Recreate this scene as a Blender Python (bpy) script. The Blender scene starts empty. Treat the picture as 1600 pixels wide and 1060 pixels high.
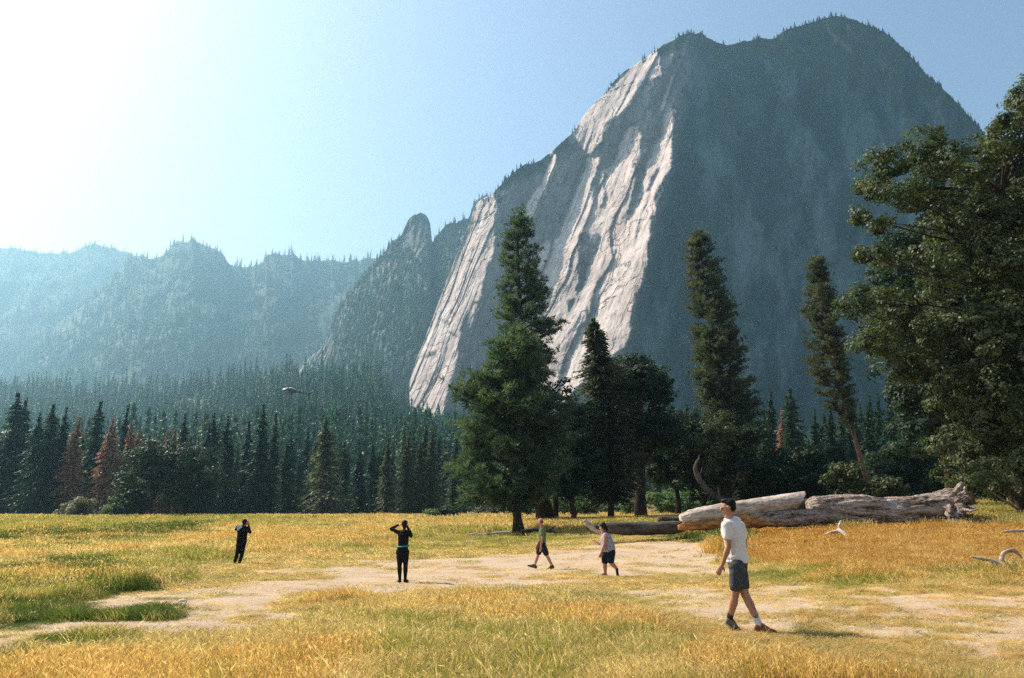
import bpy, bmesh, math, random
import numpy as np
from mathutils import Vector, Matrix
R = math.radians
sc = bpy.context.scene
C = sc.collection

# ---------------------------------------------------------------- camera
CAMZ, PITCH, FPX = 1.75, R(12.5), 1244.0
cam = bpy.data.cameras.new('camera'); camo = bpy.data.objects.new('camera', cam); C.objects.link(camo)
cam.sensor_width = 36.0; cam.lens = 36.0 * FPX / 1600.0
cam.clip_start = 0.1; cam.clip_end = 20000
camo.location = (0, 0, CAMZ); camo.rotation_euler = (R(90) + PITCH, 0, 0)
sc.camera = camo

# ---------------------------------------------------------------- light
SUN_AZ, SUN_EL = R(-60), R(45)          # azimuth from +Y towards +X
SD = Vector((math.sin(SUN_AZ) * math.cos(SUN_EL), math.cos(SUN_AZ) * math.cos(SUN_EL), math.sin(SUN_EL)))
w = bpy.data.worlds.new('World'); sc.world = w; w.use_nodes = True
nt = w.node_tree; nt.nodes.clear()
sky = nt.nodes.new('ShaderNodeTexSky'); sky.sky_type = 'NISHITA'; sky.sun_disc = False
sky.sun_elevation = SUN_EL; sky.sun_rotation = SUN_AZ; sky.air_density = 1.0; sky.dust_density = 1.6; sky.ozone_density = 1.0
bg = nt.nodes.new('ShaderNodeBackground'); bg.inputs[1].default_value = 0.105
wo = nt.nodes.new('ShaderNodeOutputWorld'); tint = nt.nodes.new('ShaderNodeMix'); tint.data_type = 'RGBA'; tint.blend_type = 'MULTIPLY'; tint.inputs[0].default_value = 1.0; tint.inputs[7].default_value = (1.0, .97, .92, 1)
nt.links.new(sky.outputs[0], tint.inputs[6]); nt.links.new(tint.outputs[2], bg.inputs[0]); nt.links.new(bg.outputs[0], wo.inputs[0])
sun = bpy.data.lights.new('sun', 'SUN'); sun.energy = 5.0; sun.angle = R(0.5); sun.color = (1.0, 0.88, 0.76)
suno = bpy.data.objects.new('sun', sun); C.objects.link(suno)
suno.rotation_euler = SD.to_track_quat('Z', 'Y').to_euler(); suno.location = (0, 0, 50)
sc.view_settings.view_transform = 'Standard'; sc.view_settings.look = 'None'
sc.view_settings.exposure = 0.85; sc.view_settings.gamma = 1.0
sc.render.engine = 'CYCLES'
cy = sc.cycles
cy.max_bounces = 5; cy.diffuse_bounces = 2; cy.glossy_bounces = 1; cy.transmission_bounces = 3; cy.volume_bounces = 1; cy.transparent_max_bounces = 4
cy.sample_clamp_indirect = 4.0
cy.use_denoising = False; cy.denoiser = 'OPENIMAGEDENOISE'; cy.denoising_prefilter = 'ACCURATE'

# ---------------------------------------------------------------- helpers
def P(u, v, Y):
    """world point seen at pixel (u, v) of the 1600x1060 photograph at distance Y; works on arrays"""
    dx = (np.asarray(u, float) - 800) / FPX; dy = (530 - np.asarray(v, float)) / FPX
    cp, sp = math.cos(PITCH), math.sin(PITCH)
    k = Y / (cp - dy * sp)
    return dx * k, Y + 0 * k, CAMZ + (sp + dy * cp) * k
def PV(u, v, Y):
    x, y, z = P(u, v, Y); return Vector((float(x), float(y), float(z)))
def proj(x, y, z):
    cp, sp = math.cos(PITCH), math.sin(PITCH)
    z = z - CAMZ; d = y * cp + z * sp; d = np.where(d < 0.5, 0.5, d)
    return 800 + FPX * x / d, 530 - FPX * (-y * sp + z * cp) / d

def _h(ix, iy, iz, s):
    n = (ix.astype(np.int64) * 374761393 + iy.astype(np.int64) * 668265263 + iz.astype(np.int64) * 2147483647 + s * 1274126177) & 0x7fffffff
    n = ((n ^ (n >> 13)) * 1274126177) & 0x7fffffff
    n = n ^ (n >> 16)
    return (n & 0xffff) / 32767.5 - 1.0
def vnoise(x, y, z, s=0):
    x, y, z = np.broadcast_arrays(np.asarray(x, float), np.asarray(y, float), np.asarray(z, float))
    xi, yi, zi = np.floor(x), np.floor(y), np.floor(z)
    fx, fy, fz = x - xi, y - yi, z - zi
    fx = fx * fx * (3 - 2 * fx); fy = fy * fy * (3 - 2 * fy); fz = fz * fz * (3 - 2 * fz)
    r = 0
    for a in (0, 1):
        for b in (0, 1):
            for c in (0, 1):
                wgt = (fx if a else 1 - fx) * (fy if b else 1 - fy) * (fz if c else 1 - fz)
                r = r + wgt * _h(xi + a, yi + b, zi + c, s)
    return r
def fbm(x, y, z, oct=5, s=0, gain=0.5, ridged=False):
    t, amp, tot = 0, 1.0, 0
    for o in range(oct):
        n = vnoise(x * 2 ** o, y * 2 ** o, z * 2 ** o, s + o)
        if ridged: n = 1 - 2 * np.abs(n)
        t = t + amp * n; tot += amp; amp *= gain
    return t / tot

def fast_mesh(name, verts, faces, mat=None, parent=None, smooth=False, link=True, mats=None, midx=None):
    """verts (n,3), faces (m,3) or (m,4) -> one mesh object"""
    verts = np.asarray(verts, np.float32); faces = np.asarray(faces, np.int32)
    k = faces.shape[1]; m = len(faces)
    me = bpy.data.meshes.new(name)
    me.vertices.add(len(verts)); me.vertices.foreach_set('co', verts.ravel())
    me.loops.add(m * k); me.loops.foreach_set('vertex_index', faces.ravel())
    me.polygons.add(m); me.polygons.foreach_set('loop_start', np.arange(0, m * k, k, dtype=np.int32))
    me.polygons.foreach_set('loop_total', np.full(m, k, np.int32))
    if midx is not None: me.polygons.foreach_set('material_index', np.asarray(midx, np.int32))
    me.update(calc_edges=True)
    if smooth: me.polygons.foreach_set('use_smooth', np.ones(m, bool))
    for q in (mats or ([mat] if mat else [])): me.materials.append(q)
    o = bpy.data.objects.new(name, me)
    if link: C.objects.link(o)
    if parent is not None: o.parent = parent
    return o
def tag(o, label=None, cat=None, group=None, kind=None):
    if label: o['label'] = label
    if cat: o['category'] = cat
    if group: o['group'] = group
    if kind: o['kind'] = kind
    return o
def empty(name, loc=(0, 0, 0), rz=0.0):
    o = bpy.data.objects.new(name, None); C.objects.link(o); o.location = loc; o.rotation_euler = (0, 0, rz)
    o.empty_display_size = 0.2
    return o
def attr(o, name, vals):
    a = o.data.attributes.new(name, 'FLOAT', 'POINT'); a.data.foreach_set('value', np.asarray(vals, np.float32).ravel())
def inpoly(u, v, poly):
    u = np.asarray(u, float); v = np.asarray(v, float); r = np.zeros(u.shape, bool)
    n = len(poly)
    for i in range(n):
        x1, y1 = poly[i]; x2, y2 = poly[(i + 1) % n]
        if y1 == y2: continue
        c = ((y1 > v) != (y2 > v)) & (u < (x2 - x1) * (v - y1) / (y2 - y1) + x1)
        r ^= c
    return r

# ---------------------------------------------------------------- materials
class Mat:
    def __init__(s, name, rough=0.8, spec=0.3):
        s.m = bpy.data.materials.new(name); s.m.use_nodes = True; s.t = s.m.node_tree
        s.b = s.t.nodes['Principled BSDF']; s.out = s.t.nodes['Material Output']
        s.b.inputs['Roughness'].default_value = rough; s.b.inputs['Specular IOR Level'].default_value = spec
    def n(s, typ, **kw):
        q = s.t.nodes.new(typ)
        for k, v in kw.items(): setattr(q, k, v)
        return q
    def l(s, a, b): s.t.links.new(a, b)
    def coords(s, scale=(1, 1, 1), rot=(0, 0, 0), obj=False):
        mp = s.n('ShaderNodeMapping'); mp.inputs['Scale'].default_value = scale; mp.inputs['Rotation'].default_value = rot
        if obj: s.l(s.n('ShaderNodeTexCoord').outputs['Object'], mp.inputs[0])
        else: s.l(s.n('ShaderNodeNewGeometry').outputs['Position'], mp.inputs[0])
        return mp.outputs[0]
    def noise(s, scale, detail=5, rough=0.55, vec=None, dist=0.0):
        q = s.n('ShaderNodeTexNoise'); q.inputs['Scale'].default_value = scale; q.inputs['Detail'].default_value = detail
        q.inputs['Roughness'].default_value = rough; q.inputs['Distortion'].default_value = dist
        s.l(vec if vec is not None else s.coords(), q.inputs['Vector']); return q.outputs['Fac']
    def ramp(s, fac, stops):
        q = s.n('ShaderNodeValToRGB'); e = q.color_ramp.elements
        while len(e) < len(stops): e.new(0.5)
        for el, (p, c) in zip(e, stops):
            el.position = p; el.color = (*c, 1) if len(c) == 3 else c
        s.l(fac, q.inputs[0]); return q.outputs[0]
    def mix(s, fac, a, b, mode='MIX'):
        q = s.n('ShaderNodeMix', data_type='RGBA', blend_type=mode)
        for inp, val in ((q.inputs[0], fac), (q.inputs[6], a), (q.inputs[7], b)):
            if hasattr(val, 'is_linked') or hasattr(val, 'links'): s.l(val, inp)
            elif isinstance(val, (int, float)): inp.default_value = val
            else: inp.default_value = (*val, 1)
        return q.outputs[2]
    def attr(s, name, typ='GEOMETRY'):
        q = s.n('ShaderNodeAttribute', attribute_name=name, attribute_type=typ); return q.outputs['Fac']
    def color(s, c):
        if hasattr(c, 'links'): s.l(c, s.b.inputs['Base Color'])
        else: s.b.inputs['Base Color'].default_value = (*c, 1)
    def bump(s, h, strength=0.5, dist=0.1):
        q = s.n('ShaderNodeBump'); q.inputs['Strength'].default_value = strength; q.inputs['Distance'].default_value = dist
        s.l(h, q.inputs['Height']); s.l(q.outputs[0], s.b.inputs['Normal']); return q
    def translucent(s, col, fac=0.4):
        tr = s.n('ShaderNodeBsdfTranslucent'); mx = s.n('ShaderNodeMixShader'); mx.inputs[0].default_value = fac
        if hasattr(col, 'links'): s.l(col, tr.inputs[0])
        else: tr.inputs[0].default_value = (*col, 1)
        s.l(s.b.outputs[0], mx.inputs[1]); s.l(tr.outputs[0], mx.inputs[2]); s.l(mx.outputs[0], s.out.inputs[0])

def leaf_mat(name, c1, c2, c3, scale=0.6, trans=0.3, tcol=None):
    """foliage: colour varies per clump in world space"""
    m = Mat(name, rough=0.55, spec=0.25)
    n = m.noise(scale, 4, 0.6); n2 = m.noise(scale * 7, 2, 0.5)
    col = m.ramp(m.mix(0.35, n, n2), [(0.35, c1), (0.5, c2), (0.66, c3)])
    m.color(col)
    t = m.mix(1.0, col, tcol or (1.6, 1.9, 0.8), 'MULTIPLY')
    m.translucent(t, trans)
    return m.m

def rock_mat(name, light, mid, dark, veg, vegamt=0.5, sc_=1.0, bump=6.0):
    m = Mat(name, rough=0.95, spec=0.1)
    def lean(th, sz):
        a1 = m.n('ShaderNodeMapping'); a1.inputs['Rotation'].default_value = (0, R(th), 0); m.l(m.coords(), a1.inputs[0])
        a2 = m.n('ShaderNodeMapping'); a2.inputs['Scale'].default_value = (1, 1, sz); m.l(a1.outputs[0], a2.inputs[0]); return a2.outputs[0]
    streak = m.noise(0.025 * sc_, 8, 0.68, lean(-20, .16))
    blot = m.noise(0.006 * sc_, 6, 0.6)
    fine = m.noise(0.12 * sc_, 6, 0.7, m.coords((1, 1, 0.4)))
    c = m.ramp(streak, [(0.38, dark), (0.47, mid), (0.60, light)])
    c = m.mix(m.ramp(fine, [(0.35, (0, 0, 0)), (0.6, (1, 1, 1))]), m.mix(1.0, c, (0.62, 0.62, 0.62), 'MULTIPLY'), c)
    vo = m.n('ShaderNodeTexVoronoi', feature='DISTANCE_TO_EDGE'); vo.inputs['Scale'].default_value = .02 * sc_
    va = m.n('ShaderNodeVectorMath', operation='ADD'); m.l(lean(-20, .22), va.inputs[0])
    nz = m.n('ShaderNodeTexNoise'); nz.inputs['Scale'].default_value = .03 * sc_; nz.inputs['Detail'].default_value = 5; m.l(m.coords(), nz.inputs['Vector'])
    vm = m.n('ShaderNodeVectorMath', operation='SCALE'); vm.inputs['Scale'].default_value = 40 / sc_; m.l(nz.outputs['Color'], vm.inputs[0]); m.l(vm.outputs[0], va.inputs[1]); m.l(va.outputs[0], vo.inputs['Vector'])
    crk = m.ramp(vo.outputs['Distance'], [(0.0, (.52, .50, .50)), (0.022, (1, 1, 1)), (1.0, (1, 1, 1))]); c = m.mix(1.0, c, crk, 'MULTIPLY')
    # teal shade painted into the colour of cliff facets turned from the sun
    st = m.attr('shade_tint')
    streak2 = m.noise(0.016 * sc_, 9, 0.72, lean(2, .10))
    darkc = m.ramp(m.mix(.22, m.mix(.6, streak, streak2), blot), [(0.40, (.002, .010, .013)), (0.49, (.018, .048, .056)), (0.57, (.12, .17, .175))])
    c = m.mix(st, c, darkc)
    vg = m.n('ShaderNodeMath', operation='MULTIPLY_ADD'); m.l(m.attr('veg'), vg.inputs[0]); vg.inputs[1].default_value = 1.0
    m.l(m.ramp(m.mix(0.5, blot, fine), [(0.40, (0, 0, 0)), (0.52, (vegamt, vegamt, vegamt))]), vg.inputs[2]); vg.use_clamp = True
    c = m.mix(vg.outputs[0], c, veg)
    m.color(c)
    m.bump(m.mix(0.35, m.mix(0.5, streak, fine), crk), 1.0, bump)
    return m.m

# ---------------------------------------------------------------- terrain height
CT = np.array([-1.4, -0.75, -0.35, 0.0, 0.22, 0.40, 0.62, 1.4])
CY = np.array([2., 9, 14, 21, 28, 40, 60, 90, 150, 240, 420])
#            each row one distance: ground height over the columns above
CZ = np.array([
 [0, 0, 0, 0, .05, .05, .05, .05],
 [0.05, .03, 0, .02, .15, .20, .2, .2],
 [0.08, .05, 0, 0.02, .2, .28, .3, .3],
 [0.1, .05, 0, 0, .05, .25, .35, .45],
 [0.1, .05, .0, -.02, .12, .55, .75, .9],
 [0.15, .12, .12, .2, .6, 1.15, 1.3, 1.6],
 [0.35, .35, .4, .6, 1.0, 1.8, 2.2, 2.6],
 [0.8, .8, .85, 1.05, 1.4, 2.5, 3.3, 3.8],
 [1.3, 1.3, 1.35, 1.5, 1.8, 3.2, 4.5, 5.],
 [1.5, 1.5, 1.5, 1.7, 2.4, 4.2, 6, 7],
 [3, 3, 3, 4, 6, 8, 10, 12]])
def ground_z(x, y, rough=True):
    x = np.asarray(x, float); y = np.asarray(y, float)
    yy = np.maximum(y, 2.0); t = np.clip(x / np.maximum(yy, 6), -1.4, 1.4)
    ly = np.interp(np.log(yy), np.log(CY), np.arange(len(CY))); lt = np.interp(t, CT, np.arange(len(CT)))
    iy = np.clip(np.floor(ly).astype(int), 0, len(CY) - 2); it = np.clip(np.floor(lt).astype(int), 0, len(CT) - 2)
    fy = ly - iy; ft = lt - it
    z = CZ[iy, it] * (1 - fy) * (1 - ft) + CZ[iy + 1, it] * fy * (1 - ft) + CZ[iy, it + 1] * (1 - fy) * ft + CZ[iy + 1, it + 1] * fy * ft
    far = np.clip(y - 260, 0, None)
    z = z + far * 0.03
    if rough:
        z = z + 0.05 * vnoise(x * 0.5, y * 0.5, 0, 3) + 0.015 * vnoise(x * 2.3, y * 2.3, 0, 4) + 0.006 * vnoise(x * 7, y * 7, 0, 5)
    return z
def G(x, y): return float(ground_z(x, y))
def onground(u, Y):
    """point on the ground at distance Y under photo column u near the horizon"""
    x = (u - 800) / FPX * Y / (math.cos(PITCH) + 0.215 * math.sin(PITCH)); return x, Y, G(x, Y)
def gpos(u, v):
    """point where the sight line through (u, v) meets the ground"""
    lo, hi = 3.0, 400.0
    for _ in range(50):
        mid = (lo * hi) ** .5; x, y, z = P(u, v, mid)
        if z > float(ground_z(x, y, False)): lo = mid
        else: hi = mid
    x, y, z = P(u, v, lo)
    return float(x), float(y), G(x, y)

# ---------------------------------------------------------------- ground masks (authored where the photo shows them)
DIRT = [(-60, 990), (0, 984), (60, 970), (150, 953), (250, 940), (330, 925), (420, 903), (520, 886), (620, 877), (740, 872), (820, 868), (880, 861), (950, 850), (1050, 845), (1112, 850),
        (1125, 866), (1100, 878), (1240, 884), (1225, 891), (1100, 891), (1010, 889), (960, 905), (900, 908), (800, 908), (690, 920), (600, 927), (500, 938), (430, 948), (330, 968), (200, 990), (100, 1006), (0, 1022), (-60, 1030)]
DIRT2 = [(960, 930), (1090, 918), (1180, 925), (1260, 922), (1400, 918), (1500, 930), (1700, 930), (1700, 1040), (1600, 1030), (1480, 1015), (1380, 1000), (1290, 990), (1200, 1002), (1110, 985), (1040, 955)]
SHORT = [(-60, 960), (200, 935), (300, 885), (360, 864), (430, 858), (560, 858), (640, 845), (700, 836), (860, 832), (960, 834), (1120, 838), (1120, 880), (1300, 900), (1450, 912), (1700, 920), (1700, 1090), (1500, 1060), (1250, 1058),
         (1080, 1040), (1000, 985), (950, 955), (860, 938), (700, 938), (560, 955), (400, 990), (200, 1015), (-60, 1050)]
DGREEN = [[(-40, 843), (120, 836), (240, 826), (330, 822), (325, 830), (255, 845), (120, 850), (-40, 857)],
          [(-40, 893), (60, 884), (110, 882), (170, 880), (205, 892), (170, 908), (120, 918), (60, 912), (-40, 920)],
          [(-40, 945), (60, 936), (140, 925), (210, 912), (275, 910), (272, 932), (200, 945), (120, 968), (40, 980), (-40, 992)],
          [(1035, 836), (1120, 833), (1170, 842), (1150, 852), (1040, 850)],
          [(1225, 988), (1345, 990), (1340, 998), (1235, 997)], [(1460, 1020), (1490, 1018), (1492, 1026), (1465, 1028)],  # first strip darkens the grass along the nearest man's cast shadow
          [(90, 1015), (150, 1008), (165, 1035), (110, 1050)], [(-30, 1035), (20, 1030), (30, 1070), (-30, 1070)]]
LGREEN = [[(1420, 895), (1530, 888), (1610, 895), (1620, 912), (1500, 915)], [(-40, 812), (330, 808), (520, 812), (500, 822), (330, 826), (-40, 842)], [(640, 832), (800, 830), (930, 836), (900, 850), (760, 862), (600, 860)],
          [(1400, 770), (1700, 775), (1700, 822), (1520, 825), (1500, 790)], [(1120, 900), (1300, 890), (1420, 905), (1400, 925), (1200, 925)],
          [(-40, 930), (60, 915), (230, 905), (280, 925), (120, 975), (-40, 1000)], [(930, 820), (1060, 818), (1100, 835), (950, 842)],
          [(560, 1010), (760, 985), (1040, 975), (1100, 1070), (560, 1070)]]
RUST = [(1150, 828), (1240, 826), (1520, 826), (1560, 826), (1700, 830), (1700, 880), (1500, 892), (1300, 892), (1180, 880), (1120, 868), (1160, 850)]
def masks(x, y, z):
    u, v = proj(x, y, z)
    wob = 1.0 + 0 * u
    nu = vnoise(x * .5, y * .5, 0, 21) * 2.0 + vnoise(x * 1.7, y * 1.7, 0, 22)
    sc2 = np.clip((v - 806) / 60, 0.05, 2.2)
    uu = u + nu * 12 * sc2; vv = v + nu * 5 * sc2
    def soft(polys):
        r = 0
        for k in range(5):
            a = k * 1.257
            r = r + np.any([inpoly(uu + 10 * sc2 * math.cos(a), vv + 4 * sc2 * math.sin(a), p) for p in polys], axis=0) * 0.2
        return r
    return dict(dirt=soft([DIRT]), dirt2=soft([DIRT2]), short=soft([SHORT]), dg=soft(DGREEN), lg=soft(LGREEN), rust=soft([RUST]), u=u, v=v)

# ---------------------------------------------------------------- ground sheet
def build_ground():
    def axis(n, mx, lin):
        t = np.linspace(-1, 1, n); k = np.arcsinh(mx / lin); return np.sinh(t * k) * lin
    xs = axis(561, 4500, 6.0); ys = axis(1000, 5000, 6.0); ys = ys[ys > -60] + 12
    X, Y = np.meshgrid(xs, ys); Z = ground_z(X, Y)
    M = masks(X, Y, Z)
    n, m = X.shape
    idx = np.arange(n * m).reshape(n, m)
    f = np.stack([idx[:-1, :-1], idx[:-1, 1:], idx[1:, 1:], idx[1:, :-1]], -1).reshape(-1, 4)
    g = Mat('meadow_soil', 0.95, 0.1)
    p = g.coords()
    n1 = g.noise(0.7, 6, 0.6, p); n2 = g.noise(9, 6, 0.7, p); n3 = g.noise(60, 3, 0.6, p)
    straw = g.ramp(g.mix(0.5, n2, n3), [(0.35, (.16, .10, .04)), (0.5, (.30, .20, .075)), (0.62, (.44, .31, .13))])
    gcol = g.ramp(n2, [(0.35, (.05, .07, .02)), (0.6, (.16, .16, .05))])
    dcol = g.ramp(g.mix(0.6, n1, n2), [(0.3, (.29, .20, .12)), (0.5, (.45, .335, .22)), (0.7, (.58, .46, .33))])
    c = g.mix(g.ramp(n1, [(.45, (0, 0, 0)), (.62, (.6, .6, .6))]), straw, gcol)
    c = g.mix(g.attr('green'), c, gcol)
    dm = g.n('ShaderNodeMath', operation='MULTIPLY_ADD'); g.l(n2, dm.inputs[0]); dm.inputs[1].default_value = 2.2
    sub = g.n('ShaderNodeMath', operation='MULTIPLY_ADD'); g.l(g.attr('dirt'), sub.inputs[0]); sub.inputs[1].default_value = 2.4; sub.inputs[2].default_value = -2.1
    g.l(sub.outputs[0], dm.inputs[2]); dm.use_clamp = True
    c = g.mix(dm.outputs[0], c, dcol)
    g.color(c); g.bump(g.mix(0.5, n2, n3), 0.8, 0.04)
    o = fast_mesh('meadow_ground', np.stack([X, Y, Z], -1).reshape(-1, 3), f, g.m, smooth=True)
    attr(o, 'dirt', np.clip(M['dirt'] + 0.92 * M['dirt2'] + 0.35 * M['short'], 0, 1)); attr(o, 'green', np.clip(M['dg'] * .9 + M['lg'] * .5, 0, 1))
    tag(o, kind='structure')
build_ground()

# ---------------------------------------------------------------- mountains
def curtain(name, sky_pts, bot, depth, mat, du=2.0, rows=200, noise=None, back=(300, 900), veg=None, shade_tint=None, kind='structure'):
    """one mountain: rows run from its skyline down to its foot; depth(u, v, t) in metres; the far side falls away behind the crest"""
    su = np.array([p[0] for p in sky_pts], float); sv = np.array([p[1] for p in sky_pts], float)
    us = np.arange(su[0], su[-1] + .1, du); top = np.interp(us, su, sv)
    bu = np.array([p[0] for p in bot], float); bv = np.array([p[1] for p in bot], float); bt = np.interp(us, bu, bv)
    t = np.linspace(0, 1, rows)[:, None]
    U = us[None, :] + 0 * t; V = top[None, :] * (1 - t) + np.maximum(bt, top + 2)[None, :] * t
    D = depth(U, V, t + 0 * U)
    X, Y, Z = P(U, V, D)
    if noise is not None:
        dn = noise(X, Y, Z, U, V, t + 0 * U)
        X, Y, Z = P(U, V, D + dn)
    # the far side
    bx, by, bz = [], [], []
    for k in range(1, 7):
        s = k / 6.0
        bx.append(X[0] + 30 * vnoise(X[0] * .01, k, 0, 5)); by.append(Y[0] + back[1] * s + 10); bz.append(Z[0] * (1 - s ** 1.3) - 5 * s * s + 0)
    X2 = np.vstack([np.array(bx)[::-1], X]); Y2 = np.vstack([np.array(by)[::-1], Y]); Z2 = np.vstack([np.array(bz)[::-1], Z])
    n, m = X2.shape; idx = np.arange(n * m).reshape(n, m)
    f = np.stack([idx[:-1, :-1], idx[1:, :-1], idx[1:, 1:], idx[:-1, 1:]], -1).reshape(-1, 4)
    o = fast_mesh(name, np.stack([X2, Y2, Z2], -1).reshape(-1, 3), f, mat, smooth=False)
    pad = lambda A: np.vstack([np.zeros((6, A.shape[1])), A])
    attr(o, 'veg', pad(veg(U, V) if veg else 0 * U)); attr(o, 'shade_tint', pad(shade_tint(U, V) if shade_tint else 0 * U))
    tag(o, kind=kind)
    return o, (U, V, X, Y, Z)

def jag(pts, amp, seed, step=4):
    u = np.arange(pts[0][0], pts[-1][0] + 1, step); v = np.interp(u, [p[0] for p in pts], [p[1] for p in pts])
    v = v + amp * fbm(u * .08, 0, 0, 4, seed) - amp * .8 * np.clip(vnoise(u * .35, 0, 0, seed + 3), 0, 1)
    return list(zip(u, v))
# main cliff: which facets face the sun (painted as facing, then integrated to a surface)
MAIN_SKY = [(640, 596), (646, 574), (660, 540), (680, 488), (700, 432), (718, 388), (735, 345), (742, 322), (752, 312), (765, 308), (780, 292), (800, 272), (820, 258), (838, 256), (850, 246), (862, 236), (880, 222),
            (893, 210), (902, 196), (915, 178), (930, 162), (948, 142), (962, 124), (975, 112), (990, 104), (1003, 92), (1018, 84), (1030, 76), (1045, 66), (1062, 58), (1075, 53), (1094, 52), (1105, 60), (1120, 67),
            (1138, 70), (1165, 66), (1190, 60), (1212, 62), (1222, 48), (1240, 44), (1265, 37), (1290, 28), (1312, 27), (1335, 31), (1352, 38), (1370, 46), (1390, 58), (1415, 80), (1440, 108), (1465, 132), (1490, 155),
            (1515, 184), (1535, 205), (1570, 240), (1620, 300), (1700, 400), (1800, 520)]
MAIN_SKY = jag(MAIN_SKY, 2.2, 19, 4)
LIT = [
 [(600, 700), (610, 560), (700, 380), (735, 290), (771, 290), (778, 350), (775, 372), (756, 442), (733, 508), (729, 480), (722, 499), (716, 544), (699, 608), (692, 660)],
 [(846, 285), (866, 240), (872, 246), (862, 275), (846, 305), (832, 352), (822, 356), (812, 337)],
 [(840, 225), (895, 190), (1024, 70), (1030, 95), (1032, 117), (1001, 128), (987, 148), (976, 173), (944, 196), (939, 218), (913, 240), (902, 218), (893, 205), (860, 245)],
 # central face
 [(919, 241), (932, 240), (936, 250), (926, 285), (922, 325), (935, 295), (945, 265), (958, 255), (972, 225), (985, 200), (998, 196), (1003, 215), (996, 240), (992, 262), (990, 290), (985, 318), (975, 345), (985, 345), (1000, 300), (1010, 255), (1023, 215), (1030, 215),
  (1034, 205), (1038, 180), (1046, 172), (1051, 180), (1052, 218), (1046, 262), (1041, 277), (1028, 297), (1027, 332), (1016, 352), (1008, 385), (1010, 400), (1007, 425), (990, 473), (983, 498), (978, 544), (950, 560),
  (905, 600), (871, 640), (850, 640), (780, 660), (760, 600), (775, 540), (852, 400), (871, 363), (896, 315), (905, 272)],
 [(837, 400), (850, 376), (863, 371), (855, 400), (848, 425), (835, 440)],
 [(1216, 70), (1222, 45), (1228, 45), (1224, 68)], [(1290, 28), (1297, 24), (1300, 45), (1312, 62), (1330, 80), (1322, 84), (1305, 66), (1292, 45)], [(1323, 32), (1328, 32), (1333, 48), (1340, 60), (1336, 62), (1328, 48)],
 [(1048, 115), (1054, 112), (1050, 140), (1040, 172), (1036, 172), (1044, 140)]]
DARKIN = [[(908, 363), (933, 365), (938, 372), (925, 405), (912, 440), (902, 464), (900, 440), (906, 400)],
          [(959, 389), (962, 394), (953, 420), (940, 445), (928, 487), (905, 525), (880, 582), (876, 580), (896, 530), (920, 485), (932, 445), (945, 420)],
          [(863, 371), (870, 366), (860, 400), (850, 428), (845, 428), (855, 398)],
          [(985, 310), (992, 305), (990, 330), (980, 345), (973, 345)], [(888, 470), (900, 466), (896, 478), (888, 490)], [(672, 548), (684, 546), (684, 551), (672, 553)],
          [(1022, 262), (1026, 262), (1018, 300), (1012, 305)], [(948, 270), (952, 262), (944, 310), (935, 325)]]
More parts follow.
